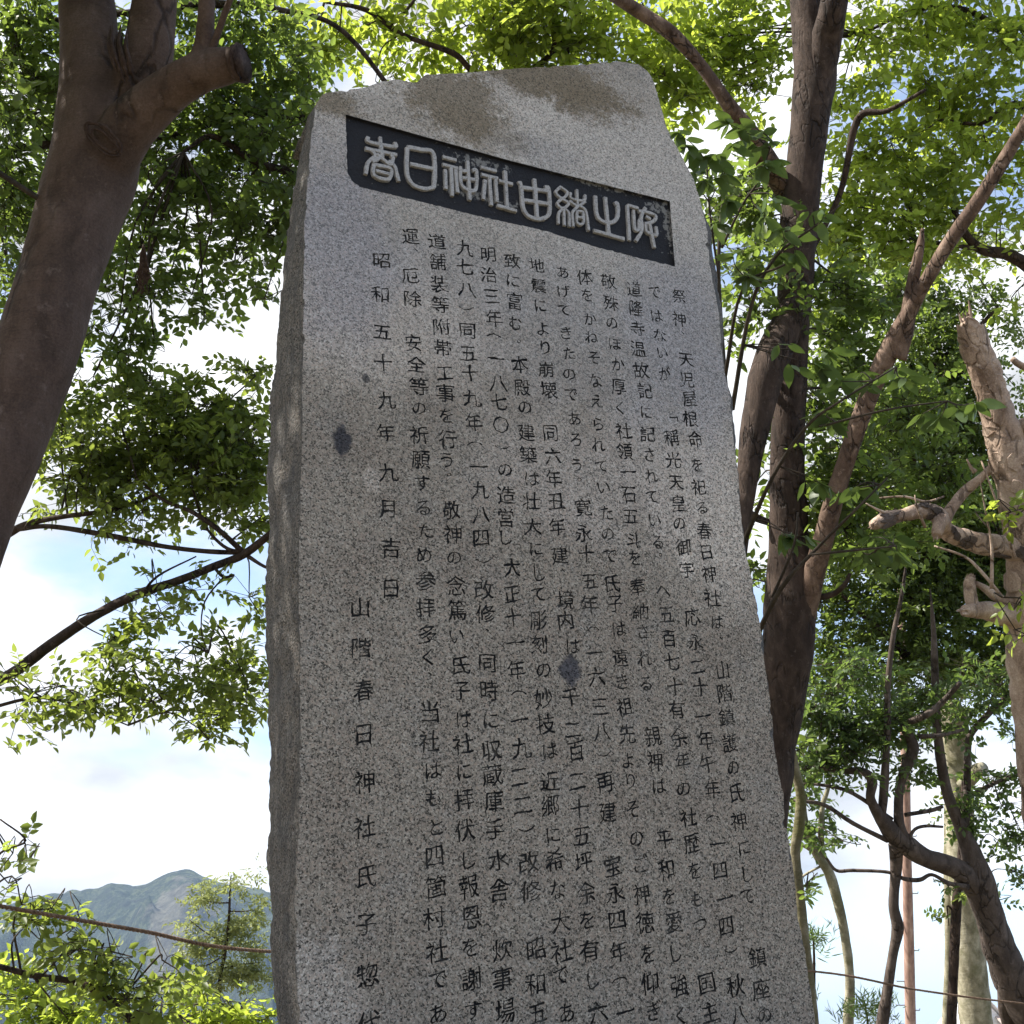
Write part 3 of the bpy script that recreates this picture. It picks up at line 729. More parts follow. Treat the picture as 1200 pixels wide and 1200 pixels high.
for gi in range(len(G)):
    mk = gcls == gi
    if not mk.any(): continue
    if gi in small: smask |= mk; continue
    v, f_ = submesh(mk, -.0025); obj('carved_character', v, [tuple(x) for x in f_.tolist()], M_INK, stone, smooth=False)
v, f_ = submesh(smask, -.0025); o = obj('carved_small_marks', v, [tuple(x) for x in f_.tolist()], M_INK, stone, smooth=False); o['kind'] = 'stuff'
# ---- raised seal-script title characters
A = lambda x, y: (400 + x / 6, 130 + y / 6)
B = lambda x, y: (590 + x / 5.714, 180 + y / 5.714)
SEAL = [
 (A, [[(275, 182), (280, 250), (290, 325)], [(190, 182), (190, 213), (280, 235), (380, 250), (378, 220)], [(168, 262), (280, 285), (392, 308)], [(205, 270), (240, 315), (190, 360), (172, 445)], [(250, 300), (300, 345), (345, 375), (365, 335), (350, 310)], [(330, 350), (375, 390), (390, 440), (405, 495)], [(290, 300), (250, 345), (215, 355)],
      [(228, 375), (225, 440), (260, 470), (320, 482), (345, 465), (345, 405), (228, 378)], [(240, 420), (335, 445)]]),
 (A, [[(465, 258), (463, 430), (500, 510), (570, 543), (630, 540), (655, 510), (650, 300), (560, 270), (465, 252)], [(485, 372), (645, 405)]]),
 (A, [[(715, 322), (810, 346)], [(713, 375), (818, 402)], [(772, 392), (782, 598)], [(732, 412), (736, 550)], [(803, 412), (818, 575)], [(838, 392), (840, 500), (870, 545), (915, 562), (948, 545), (950, 425), (920, 418)], [(850, 470), (940, 485)], [(848, 420), (880, 425)], [(888, 352), (903, 628)]]),
 (A, [[(982, 394), (1092, 422)], [(985, 446), (1102, 474)], [(1042, 462), (1056, 665)], [(1012, 485), (1000, 622)], [(1086, 482), (1096, 642)], [(1152, 422), (1168, 685)], [(1108, 490), (1205, 516)], [(1094, 664), (1232, 704)]]),
 (B, [[(108, 185), (122, 230), (132, 350), (165, 412), (235, 437), (292, 420), (312, 375), (304, 235), (278, 225)], [(122, 225), (300, 250)], [(135, 310), (310, 337)], [(208, 170), (228, 430)]]),
 (B, [[(385, 220), (352, 258), (395, 298), (430, 262), (385, 222)], [(392, 300), (362, 335), (400, 365), (438, 332), (392, 302)], [(402, 365), (372, 400), (370, 470)], [(404, 365), (410, 482)], [(404, 365), (438, 400), (442, 490)],
      [(492, 242), (496, 340)], [(448, 262), (455, 300), (535, 315), (548, 278)], [(440, 318), (495, 350), (548, 322)], [(500, 350), (462, 400), (468, 492)], [(492, 385), (492, 462), (532, 470), (532, 398), (495, 385)], [(494, 425), (530, 432)], [(505, 348), (550, 390), (570, 518)]]),
 (B, [[(617, 282), (626, 400), (655, 445), (705, 462), (748, 448), (768, 410), (765, 335), (745, 335)], [(684, 292), (708, 545)], [(605, 514), (810, 572)]]),
 (B, [[(832, 345), (846, 582)], [(832, 343), (905, 366)], [(872, 378), (880, 498), (908, 506), (912, 440)], [(952, 362), (925, 420), (928, 510), (888, 586)], [(905, 385), (960, 392), (1015, 412), (1018, 440), (985, 462), (945, 468)], [(955, 420), (985, 440)], [(952, 470), (958, 520), (995, 540), (1026, 545), (1022, 490)], [(978, 468), (1012, 632)]]),
]
for si, (fn, strokes) in enumerate(SEAL):
    VV, FF = [], []
    for k, st in enumerate(strokes):
        rows = []
        for p in st:
            uv = face_uv(*fn(*p), .004); rows.append([uv[0], uv[1], 0, .0052 if si in (1, 4, 6) else (.0046 if si != 5 else .0036)])
        sp_ = spline(rows, 7 if len(rows) > 2 else 8)
        c = sp_[:, :2]; tg = np.gradient(c, axis=0); tg /= np.linalg.norm(tg, axis=1)[:, None] + 1e-9
        nr = np.stack([-tg[:, 1], tg[:, 0]], axis=1); hgt = .0075 + .00022 * k
        prof = [(-1.12, 0), (-1.04, .84), (-.86, .97), (0, 1.0), (.86, .97), (1.04, .84), (1.12, 0)]
        b0 = len(VV); n_ = len(c)
        for i in range(n_):
            r = sp_[i, 3] * (1 + .28 * mnoise.noise(Vector((c[i][0] * 110, c[i][1] * 90, k)))); e_ = 1.0
            for (a_, z_) in prof:
                jt = .0004 * mnoise.noise(Vector((c[i][0] * 200, c[i][1] * 200, a_ * 3 + k)))
                er = 1 + .10 * mnoise.noise(Vector((c[i][0] * 330, c[i][1] * 330, a_ * 2)))
                VV.append((c[i][0] + nr[i][0] * a_ * r * er, c[i][1] + nr[i][1] * a_ * r * er, -.0102 + hgt * z_ + jt))
        np_ = len(prof)
        for i in range(n_ - 1):
            for a_ in range(np_ - 1):
                q = b0 + i * np_ + a_; FF.append((q, q + np_, q + np_ + 1, q + 1))
        FF.append(tuple(b0 + a_ for a_ in range(np_))); FF.append(tuple(b0 + (n_ - 1) * np_ + a_ for a_ in range(np_))[::-1])
    obj('raised_character', VV, FF, M_RELIEF, stone, smooth=False)
# ---- plinth under the slab
zb = (Q0 + rs * 0 + us * ctl[0][1])[2]
pb = thing('plinth', 'rough granite plinth block under the tall inscribed slab', 'plinth', tuple(Q0 + us * (ctl[0][1] + .0) - ns * .1 - np.array([0, 0, zb])))
V_, F_ = box_verts(-.95, .95, -.42, .42, -.05, zb - .0)
pm = obj('block', V_, F_, M_SIDE, pb, smooth=False); pm.rotation_euler.z = math.atan2(rs[1], rs[0])
bvm = pm.modifiers.new('b', 'BEVEL'); bvm.width = .03; bvm.segments = 3

# ------------------------------------------------------------------ TREES, left side
# big smooth forked trunk close by on the left
tA = path([(-120, 900, 3.9, 112), (-55, 660, 4.1, 104), (10, 500, 4.3, 98), (52, 380, 4.45, 94), (88, 260, 4.6, 96), (112, 180, 4.7, 104), (112, 100, 4.8, 84), (104, 30, 4.9, 66), (98, -60, 5.0, 58), (90, -220, 5.2, 50), (70, -420, 5.4, 36)])
tA = to_ground(tA, -.25, 0)
lA = [path([(118, 205, 4.72, 60), (150, 130, 4.75, 64), (172, 70, 4.75, 60), (182, 0, 4.8, 52), (190, -100, 4.8, 46), (215, -300, 4.6, 34), (240, -450, 4.5, 20)]),
      path([(115, 205, 4.65, 70), (155, 145, 4.6, 62), (200, 105, 4.55, 50), (235, 86, 4.5, 46), (262, 78, 4.48, 44), (280, 74, 4.46, 36)]),
      path([(236, 78, 4.5, 32), (240, 50, 4.5, 25), (242, 10, 4.5, 21), (246, -60, 4.5, 19), (270, -220, 4.4, 13)]),
      path([(248, 60, 4.48, 9), (262, 20, 4.45, 8), (285, -40, 4.4, 7), (330, -150, 4.3, 5)]),
      path([(104, -100, 5, 30), (20, -260, 5.1, 26), (-120, -420, 5.2, 20), (-260, -520, 5.2, 12)])]
trA, bA = tree('large smooth pinkish-brown tree forking at the upper left, nearest the camera', None, tA, lA, BK_PINK, name='forked_tree', rough=.075, seg=28, remesh=(.011, 3), freq=5)
# knots: raised scar rings on the bark
def scar(px, py, dp, rx, ry, ang, parent, base, m_):
    C = P(px, py, dp); xw = ROT @ np.array([1, 0, 0.]); yw = ROT @ np.array([0, 1, 0.]); rows = []
    s = dp / F
    for k in range(25):
        a = k / 24 * 2 * math.pi; x = rx * math.cos(a); y = ry * math.sin(a)
        jj = 1 + .16 * mnoise.noise(Vector((math.cos(a) * 2 + rx, math.sin(a) * 2, ry))); x *= jj; y *= jj; X = x * math.cos(ang) - y * math.sin(ang); Y = x * math.sin(ang) + y * math.cos(ang)
        rows.append([*(C + xw * X * s + yw * Y * s), 1.7 * s * (1 + .8 * mnoise.noise(Vector((a * 2, px, 0))))])
    V, F_ = tube(rows, 8, .25, 60); obj('bark_scar', V, F_, m_, parent, base)
BK_SCAR = bark('bark_scar_dark', (.03, .018, .014), (.06, .038, .03), (.12, .08, .065), 60, 1, .006)
for q_ in ((27, 12, 0, 0), (20, 7, 2, 3), (23, 9, -1, -2)): scar(121 + q_[2], 163 + q_[3], 4.505, q_[0], q_[1], -.75, trA, bA, BK_SCAR)
# cut end of the short stub and torn bark in the crotch
EA = P(281, 74, 4.45); sdir = lA[1][-1][:3] - lA[1][-8][:3]; sdir /= np.linalg.norm(sdir)
V, F_ = tube(np.array([[*(EA - sdir * .02), .060], [*(EA + sdir * .006), .068], [*(EA + sdir * .012), .060], [*(EA + sdir * .004), .045], [*(EA - sdir * .01), .02]]), 22, .14, 30)
obj('cut_end', V, F_, BK_SCAR, trA, bA)
VV, FF = [], []
for k in range(9):
    x0 = 130 + k * 2.6 + random.uniform(-2, 2); y0 = 32 + random.uniform(-6, 10)
    p = path([(x0, y0, 4.66, 1), (x0 - 2, y0 + 22, 4.60, 5), (x0 + 3, y0 + 44, 4.57, 5), (x0 + 8, y0 + 56, 4.58, 1)], 4)
    v, f = tube(p, 6, .3, 40, v0=len(VV)); VV += v; FF += f
obj('torn_bark', VV, FF, BK_SCAR, trA, bA)
cA = [(-300, -330, 260, 180, 5.0), (-60, -420, 220, 160, 5.2), (-300, -520, 300, 240, 3.7), (-60, -640, 280, 240, 3.8), (-560, -330, 220, 220, 3.7), (-520, -60, 160, 200, 3.7), (-420, -60, 150, 200, 4.6), (60, -180, 90, 60, 5.3, .6), (-480, -320, 160, 160, 4.6)]  # extra clumps out of view, placed towards the sun to shade the slab
foliage(trA, cA, [tA] + lA, LF_DARK, BK_TWIG, bA, .075, 7, .5, 1.5, seed=11, twigs=True, sub=.3)

# dark evergreen canopy behind, trunk hidden by the stone
tB = to_ground(path([(560, 1000, 7.2, 60), (550, 600, 7.3, 50), (540, 330, 7.4, 40), (545, 200, 7.5, 20), (550, 160, 7.5, 10)]), 0, 0)
lB = [path([(540, 300, 7.4, 20), (430, 235, 7.3, 15), (350, 205, 7.2, 12), (300, 190, 7.1, 9), (250, 160, 7, 7), (215, 178, 6.9, 4)]),
      path([(540, 260, 7.5, 20), (400, 160, 7.4, 15), (300, 130, 7.3, 10), (200, 160, 7.2, 8), (70, 168, 7.0, 10), (0, 178, 6.9, 8), (-60, 190, 6.9, 5)]),
      path([(545, 210, 7.5, 16), (470, 120, 7.4, 7), (400, 35, 7.4, 6), (330, 12, 7.2, 7), (250, 5, 7, 10), (150, 15, 6.9, 8), (0, 30, 6.8, 5)])]
trB, bB = tree('dark evergreen tree whose dense canopy fills the upper left behind the forked trunk', None, tB, lB, BK_DARK, name='evergreen_tree')
cB = [(20, 40, 80, 60, 6.8, 1.3), (50, 130, 90, 60, 7.0, 1.2), (10, 220, 60, 60, 6.8, 1.2), (60, 260, 70, 60, 7.2, .9), (10, 330, 45, 50, 6.8, .8), (30, 400, 45, 40, 6.9, .6), (-20, 430, 30, 50, 6.8, .7),
      (190, 150, 70, 60, 7.2, 1.2), (240, 90, 70, 60, 7.1, 1.1), (310, 120, 60, 60, 7.2, 1.1), (345, 190, 40, 60, 7.0, 1.2), (280, 200, 70, 50, 7.3, 1.2), (190, 230, 50, 40, 7.0, 1.1), (310, 265, 45, 45, 7.1, 1.0), (240, 270, 60, 35, 7.2, .8),
      (165, 290, 50, 45, 7.0, .8), (275, 315, 45, 25, 7.1, .75), (140, 370, 38, 45, 6.9, 1.0), (190, 350, 40, 28, 7, .9), (110, 440, 25, 30, 6.9, .7), (150, 420, 30, 20, 6.9, .5), (225, 345, 30, 20, 7, .5), (240, 375, 25, 12, 7, .3), (210, 30, 60, 35, 7.1, .8), (290, 30, 50, 30, 7.0, .8), (150, 20, 40, 30, 7, .6), (345, 70, 35, 40, 7.2, .6), (310, 350, 25, 20, 7, .35), (180, 395, 30, 25, 6.9, .6)]
foliage(trB, cB, [tB] + lB, LF_DARK, BK_TWIG, bB, .052, 7, .50, 1.5, seed=12, sub=.13)
# dead hanging sprig
V, F_ = [], []
for k in range(16):
    x0 = 168 + random.uniform(-4, 4); p = path([(168, 286, 6.2, 1.5), (x0, 305, 6.2, 3), (168 + random.uniform(-10, 8), 325, 6.2, 2), (168 + random.uniform(-13, 8), 345, 6.2, .6)], 3)
    v, f = tube(p, 4, .2, 40, v0=len(V)); V += v; F_ += f
o = obj('dead_sprig', V, F_, BK_SCAR); tag(o, 'brown withered sprig hanging in the dark canopy at the upper left', 'dead sprig')

# tree whose bare limbs reach in from the left edge at mid height
tC = to_ground(path([(-260, 1150, 7.5, 60), (-230, 950, 7.4, 50), (-190, 850, 7.3, 36), (-150, 700, 7.2, 30), (-120, 560, 7.2, 22), (-100, 420, 7.1, 14)]), 0, 0)
lC = [path([(-195, 870, 7.3, 20), (-90, 830, 7.1, 16), (0, 797, 6.9, 14), (60, 755, 6.8, 13), (110, 722, 6.75, 12), (160, 697, 6.7, 12), (210, 680, 6.65, 10), (250, 664, 6.6, 10), (285, 650, 6.6, 10), (318, 625, 6.5, 8), (350, 600, 6.5, 5)], 6),
      path([(-140, 690, 7.2, 14), (-60, 665, 7, 11), (0, 632, 6.9, 9), (30, 615, 6.85, 8), (70, 606, 6.8, 6), (130, 598, 6.8, 6), (170, 585, 6.8, 4), (200, 570, 6.8, 2)], 6),
      path([(22, 620, 6.85, 6), (60, 617, 6.8, 6), (130, 628, 6.75, 7), (190, 640, 6.7, 6), (240, 646, 6.65, 6), (288, 648, 6.6, 6)], 6),
      path([(286, 648, 6.6, 7), (255, 620, 6.6, 6), (225, 600, 6.6, 5), (190, 585, 6.65, 4), (160, 560, 6.7, 2)], 6),
      path([(284, 648, 6.6, 5), (262, 640, 6.6, 4), (240, 615, 6.7, 3), (225, 570, 6.7, 2)], 5),
      path([(288, 650, 6.6, 5), (310, 664, 6.5, 4), (330, 670, 6.5, 3)], 5),
      path([(165, 698, 6.7, 4), (185, 675, 6.6, 3), (230, 652, 6.6, 2)], 5),
      path([(250, 664, 6.6, 4), (262, 676, 6.55, 4), (274, 674, 6.5, 3)], 4),
      path([(262, 676, 6.55, 2), (240, 705, 6.5, 2), (236, 740, 6.5, 1.5), (244, 765, 6.5, 1)], 4),
      path([(-100, 850, 7.1, 8), (-20, 832, 6.9, 5), (40, 818, 6.8, 4), (90, 826, 6.7, 3), (150, 850, 6.6, 1.5)], 5)]
trC, bC = tree('tree reaching in from the left edge with bare dark limbs under mid-height foliage', None, tC, lC, BK_DARK, name='spreading_tree', rough=.12, seg=12)
cC = [(95, 560, 55, 35, 6.9, .9), (150, 530, 55, 45, 6.9, 1.2), (205, 500, 55, 45, 6.9, 1.3), (255, 475, 45, 35, 6.9, 1.2), (285, 530, 40, 60, 6.9, 1.2), (230, 550, 60, 40, 6.8, 1.2), (150, 590, 60, 18, 6.8, .9), (75, 500, 35, 30, 7.0, .7), (75, 465, 25, 25, 7, .5), (250, 605, 45, 16, 6.7, .7),
      (175, 450, 45, 20, 7, .8), (185, 690, 45, 14, 6.6, .45), (190, 720, 38, 25, 6.7, .55), (205, 770, 40, 25, 6.6, .6), (155, 780, 40, 25, 6.6, .6), (140, 755, 18, 20, 6.6, .9), (190, 820, 50, 22, 6.6, .8), (285, 790, 28, 50, 6.9, 1.3), (292, 700, 22, 30, 6.9, .5), (40, 812, 45, 14, 6.7, .9), (75, 838, 55, 12, 6.6, .7), (110, 820, 30, 20, 6.6, .8), (235, 855, 14, 10, 6.6, .8), (15, 785, 18, 12, 6.6, .5), (300, 440, 18, 20, 7, 1.0), (40, 600, 22, 12, 6.8, .4), (300, 605, 18, 18, 6.8, .6), (240, 815, 18, 20, 6.6, .8), (265, 840, 25, 12, 6.8, 1.1)]
foliage(trC, cC, [tC] + lC, LF_MID, BK_TWIG, bC, .049, 7, .46, 2.1, seed=13, sub=.13)

# bright tree behind the top of the stone
tT = to_ground(path([(640, 1100, 9.6, 50), (620, 700, 9.6, 44), (600, 300, 9.6, 36), (610, 80, 9.6, 24), (620, -100, 9.6, 14)]), 0, 0)
lT = [path([(604, 130, 9.6, 14), (552, 82, 9.2, 8), (530, 62, 9, 7), (470, 40, 8.9, 6), (430, 12, 8.8, 6), (380, 2, 8.7, 4)], 5),
      path([(606, 90, 9.5, 12), (580, 20, 9.3, 7), (570, -40, 9.2, 5)], 5), path([(612, 90, 9.5, 10), (648, 60, 9.3, 7), (645, 20, 9.2, 5), (640, -20, 9.2, 4)], 5), path([(665, 65, 9.3, 5), (668, 30, 9.2, 4), (690, 5, 9.1, 3)], 5),
      path([(460, 30, 8.9, 4), (482, 5, 8.8, 4), (490, -10, 8.8, 3)], 4)]
trT, bT = tree('sunlit yellow-green tree showing just above the top edge of the slab', None, tT, lT, BK_DARK, name='sunlit_tree')
cT = [(480, 40, 55, 22, 9.1, 1.0), (420, 12, 45, 16, 9.0, .9), (560, 70, 50, 16, 9.3, 1.0), (385, 45, 40, 20, 9.1, .8), (345, 40, 38, 26, 9.2, .9), (400, 70, 40, 25, 9.2, .9), (440, 95, 40, 18, 9.3, .9), (350, 100, 40, 20, 9.3, .9), (440, 30, 35, 15, 9, .6), (500, 60, 45, 24, 9.2, .9), (540, 25, 50, 25, 9.1, 1), (590, 65, 50, 20, 9.3, 1.3), (600, 15, 50, 25, 9.1, 1.3), (660, 50, 50, 30, 9.2, 1.5), (650, 5, 50, 25, 9, 1.4), (720, 60, 55, 30, 9.3, 1.5), (710, 10, 40, 25, 9.1, 1.2), (780, 90, 40, 40, 9.3, 1.4), (760, 30, 40, 25, 9.2, .8), (470, 10, 40, 15, 9, .5), (400, 20, 30, 15, 9, .5), (560, -40, 120, 40, 9.2, 1)]
foliage(trT, cT, [tT] + lT, LF_BRIGHT, BK_TWIG, bT, .072, 7, .46, 1.35, seed=14, sub=.16)

# low trees at the lower left
tD = to_ground(path([(300, 1330, 5.6, 34), (240, 1290, 5.5, 26), (200, 1240, 5.4, 16), (150, 1192, 5.3, 11), (110, 1160, 5.2, 9), (85, 1150, 5.2, 8), (40, 1143, 5.1, 7), (-10, 1130, 5.0, 7), (-80, 1110, 5, 5)], 6), 0, 0)
lD = [path([(128, 1172, 5.25, 4), (145, 1168, 5.2, 3), (155, 1155, 5.2, 2)], 4), path([(112, 1162, 5.2, 4), (122, 1155, 5.2, 3), (130, 1145, 5.2, 2)], 4), path([(38, 1143, 5.1, 3), (55, 1165, 5.1, 2), (80, 1195, 5.1, 1.5)], 4), path([(-60, 1118, 5, 5), (-20, 1040, 5, 3), (0, 1000, 5, 3), (30, 985, 5, 2.5), (0, 960, 5, 2)], 5)]
trD, bD = tree('mid-green broadleaf tree at the lower left, its bough crossing below the rope', None, tD, lD, BK_DARK, name='low_tree', rough=.12, seg=12)
cD = [(15, 1000, 18, 12, 5.0, .8), (32, 1010, 12, 16, 5.0, .6), (10, 1035, 20, 12, 5, .7), (30, 1085, 40, 22, 5.1, 1.2), (70, 1100, 35, 25, 5.1, 1.1), (60, 1065, 14, 8, 5.1, .8), (25, 1060, 25, 10, 5.1, .9), (110, 1135, 35, 28, 5.2, 1.1), (150, 1150, 35, 35, 5.2, 1.1), (130, 1115, 26, 14, 5.2, 1.0), (190, 1125, 22, 18, 5.2, .9), (190, 1170, 26, 28, 5.3, .9), (95, 1080, 18, 14, 5.2, .5), (210, 1190, 26, 18, 5.3, .8)]
foliage(trD, cD, [tD] + lD, LF_MID, BK_TWIG, bD, .043, 6, .5, 1.15, seed=15, sub=.07, droop=.6)
tD2 = to_ground(path([(60, 1400, 8.5, 26), (60, 1300, 8.5, 22), (55, 1240, 8.5, 14), (50, 1180, 8.5, 7)], 5), 0, 0)
trD2, bD2 = tree('bright yellow-green bush filling the bottom left corner', None, tD2, [], BK_DARK, name='bush', cat='bush')
foliage(trD2, [(30, 1170, 45, 30, 8.5, 1.3), (85, 1180, 40, 25, 8.5, 1.2), (20, 1215, 60, 30, 8.4, 1.4), (110, 1215, 60, 25, 8.4, 1.2), (130, 1180, 25, 15, 8.5, .6), (10, 1135, 18, 15, 8.6, .7)], [tD2], LF_BRIGHT, BK_TWIG, bD2, .06, 6, .5, 1.6, seed=16, sub=.12, droop=.1)
tE = to_ground(path([(250, 1330, 13, 10), (253, 1240, 13, 7), (257, 1155, 13, 5), (263, 1120, 13, 4.5), (268, 1080, 13, 3.5), (270, 1035, 13, 2), (271, 1025, 13, 1)], 6), 0, 0)
lE = [path([(268, 1068, 13, 2), (285, 1068, 13, 1.6), (302, 1066, 13, 1)], 3), path([(268, 1058, 13, 2), (255, 1058, 13, 1.5), (240, 1056, 13, 1)], 3), path([(264, 1105, 13, 2), (240, 1092, 13, 1.6), (222, 1078, 13, 1)], 3), path([(262, 1120, 13, 2), (240, 1132, 13, 1.6), (220, 1130, 13, 1)], 3), path([(260, 1135, 13, 2), (285, 1130, 13, 1.6), (305, 1128, 13, 1)], 3)]
trE, bE = tree('slender feathery pale-olive tree standing in front of the distant hill', None, tE, lE, BK_DARK, name='slender_tree', seg=8)
foliage(trE, [(284, 1030, 9, 15, 13, .8), (276, 1022, 12, 6, 13, .4), (243, 1045, 14, 12, 13, 1), (236, 1060, 10, 8, 13, .9), (302, 1062, 9, 9, 13, 1), (285, 1085, 20, 12, 13, 1), (262, 1092, 20, 12, 13, .8), (222, 1080, 12, 7, 13, .7), (250, 1112, 28, 10, 13, .9), (225, 1100, 14, 10, 13, .7), (297, 1108, 12, 16, 13, .9), (290, 1140, 24, 16, 13, 1.1), (235, 1150, 26, 12, 13, 1.1), (262, 1140, 25, 12, 13, .7), (220, 1165, 20, 10, 13, .9)], [tE] + lE, LF_FEATH, BK_TWIG, bE, .045, 7, .34, 2.5, seed=17, sub=.06, twigs=False)
tF = to_ground(path([(280, 1400, 7.5, 20), (280, 1280, 7.5, 14), (275, 1200, 7.5, 6)], 5), 0, 0)
trF, bF = tree('vivid yellow-green shrub at the foot of the slab\'s left side', None, tF, [], BK_DARK, name='shrub', cat='shrub')
foliage(trF, [(245, 1172, 22, 12, 7.5, 1.3), (280, 1185, 32, 15, 7.5, 1.3), (230, 1195, 26, 15, 7.5, 1.2), (310, 1195, 24, 12, 7.5, 1.2), (270, 1225, 60, 25, 7.5, 1.2)], [tF], LF_BRIGHT, BK_TWIG, bF, .05, 6, .5, 1.7, seed=18, sub=.08, droop=.1)

# ------------------------------------------------------------------ TREES, right side
tG = to_ground(path([(880, 1080, 6.4, 62), (893, 960, 6.45, 60), (905, 870, 6.5, 58), (920, 780, 6.5, 60), (927, 700, 6.55, 60), (924, 620, 6.6, 46), (923, 520, 6.6, 40), (928, 420, 6.65, 38), (932, 330, 6.7, 42), (938, 240, 6.75, 44), (948, 150, 6.8, 44), (955, 80, 6.85, 50), (945, 0, 6.9, 38), (935, -120, 7, 32), (930, -260, 7.1, 22)]), -.15, 0)
lG = [path([(946, 190, 6.84, 30), (956, 110, 6.82, 36), (968, 50, 6.78, 36), (978, 0, 6.7, 32), (1000, -120, 6.7, 26), (1030, -260, 6.6, 16)]),
      path([(932, 360, 6.62, 34), (905, 420, 6.5, 42), (885, 500, 6.4, 34), (874, 580, 6.3, 22), (866, 650, 6.2, 18)]),
      path([(925, 800, 6.56, 30), (950, 690, 6.47, 26), (968, 620, 6.4, 24), (985, 560, 6.35, 22), (1012, 480, 6.3, 22), (1040, 415, 6.25, 24), (1066, 365, 6.2, 19), (1085, 330, 6.15, 16), (1115, 280, 6.1, 17), (1150, 230, 6.05, 17), (1190, 165, 6, 15), (1240, 80, 5.9, 13), (1290, -10, 5.9, 8)]),
      path([(1050, 420, 6.25, 26), (1062, 380, 6.22, 20), (1070, 330, 6.2, 15), (1078, 290, 6.2, 10), (1081, 268, 6.2, 4)]),
      path([(945, 262, 6.85, 20), (915, 215, 6.78, 26), (880, 160, 6.5, 24), (852, 120, 6.4, 17), (820, 75, 6.4, 15), (785, 38, 6.4, 17), (740, 8, 6.4, 16), (690, -25, 6, 16)]),
      path([(948, 300, 6.75, 6), (985, 225, 6.7, 7), (1005, 140, 6.6, 9), (1040, 130, 6.5, 6), (1085, 105, 6.4, 4)], 5),
      path([(900, 612, 6.6, 8), (885, 606, 6.6, 10), (876, 600, 6.6, 9)], 4),
      path([(955, 700, 6.5, 8), (975, 697, 6.45, 7), (990, 685, 6.4, 6), (996, 672, 6.4, 4)], 4)]
trG, bG = tree('tall dark-barked tree rising behind the right edge of the slab with a leaning reddish limb', None, tG, lG, BK_DARK, name='tall_tree', rough=.07, seg=20)
for ch_ in trG.children:
    if ch_.name.startswith('limb') and ch_.name in ('limb.%03d' % 0,): pass
glimbs = [c for c in bpy.data.objects if c.parent == trG and c.name.startswith('limb')]
glimbs[2].data.materials[0] = BK_RED; glimbs[3].data.materials[0] = BK_RED; glimbs[4].data.materials[0] = BK_RED
glimbs[2]['label'] = 'long leaning reddish limb'; glimbs[3]['label'] = 'snapped upright stub'
cG = [(850, 250, 25, 40, 6.9, 1.2), (875, 330, 28, 50, 6.6, 1.3), (880, 200, 30, 40, 7.2, 1.0), (895, 270, 20, 40, 7.0, .8), (965, 330, 35, 40, 6.9, 1.1), (985, 400, 45, 45, 7.1, 1.4), (1040, 350, 30, 35, 7.2, .9), (960, 470, 35, 45, 6.9, 1.2), (1010, 540, 50, 40, 6.7, 1.4), (1060, 490, 45, 45, 7.2, 1.3), (990, 620, 45, 35, 6.6, 1.1), (1050, 600, 55, 40, 7.2, 1.4), (1100, 550, 40, 40, 7.2, 1.1), (960, 590, 28, 35, 6.7, .9), (890, 560, 12, 40, 7, .6), (880, 680, 14, 28, 6.8, .9)]
foliage(trG, cG, [tG] + lG, LF_DARK, BK_TWIG, bG, .050, 7, .48, 2.0, seed=21, sub=.14)

# sunlit crown filling the upper right
tR = to_ground(path([(1320, 1300, 10, 60), (1310, 900, 10, 56), (1290, 500, 10, 50), (1260, 250, 10, 36), (1230, 50, 10, 24), (1200, -120, 10, 12)]), 0, 0)
lR = [path([(1285, 430, 9.9, 22), (1220, 330, 9.6, 16), (1185, 300, 9.5, 15), (1150, 292, 9.4, 12), (1125, 265, 9.3, 9), (1115, 230, 9.3, 6)], 6), path([(1270, 300, 10, 18), (1200, 130, 9.6, 8), (1150, 145, 9.5, 5), (1100, 140, 9.4, 3)], 5),
      path([(1240, 100, 10, 16), (1150, 20, 9.6, 8), (1080, 10, 9.5, 5), (1010, 40, 9.4, 3)], 5), path([(1150, 292, 9.4, 6), (1100, 285, 9.3, 5), (1075, 280, 9.3, 3)], 4)]
trR, bR = tree('broad tree off the right edge whose sunlit leaves fill the upper right corner', None, tR, lR, BK_DARK, name='broad_tree', seg=12)
cR = [(1140, 275, 50, 25, 9.4, .8), (1085, 300, 35, 30, 9.3, 1.0), (1190, 215, 30, 25, 9.4, 1.0), (975, 240, 20, 50, 9.3, 1.0), (985, 120, 18, 60, 9.4, .8), (905, 40, 25, 40, 9.5, 1.0), (780, 60, 40, 30, 9.4, 1.0), (810, 40, 40, 40, 9.6, 1.2), (860, 40, 40, 40, 9.5, 1.3), (880, 100, 30, 45, 9.5, 1.4), (820, 110, 30, 30, 9.5, 1.2), (1010, 30, 40, 25, 9.4, 1.0), (1060, 40, 45, 35, 9.5, 1.3), (1120, 30, 50, 35, 9.5, 1.3), (1180, 40, 40, 40, 9.5, 1.3), (1080, 110, 50, 40, 9.5, 1.3), (1150, 110, 50, 40, 9.5, 1.3), (1195, 120, 30, 50, 9.5, 1.2), (1015, 170, 30, 35, 9.4, 1.0), (1060, 180, 50, 35, 9.4, 1.3), (1120, 190, 45, 35, 9.4, 1.2), (1180, 190, 30, 25, 9.4, .9), (1010, 240, 40, 40, 9.3, 1.3), (1065, 245, 45, 35, 9.3, 1.3), (1115, 240, 30, 22, 9.3, .8), (985, 300, 35, 35, 9.2, 1.2), (1035, 295, 30, 25, 9.2, .9), (1185, 270, 25, 18, 9.4, .7), (1175, 250, 30, 15, 9.4, .6), (1020, 90, 25, 30, 9.5, .6), (1190, 360, 20, 12, 9.4, .4), (970, 370, 35, 30, 9.2, 1.0),
      (860, -40, 120, 40, 9.6, .9), (1100, -60, 140, 50, 9.6, .9)]
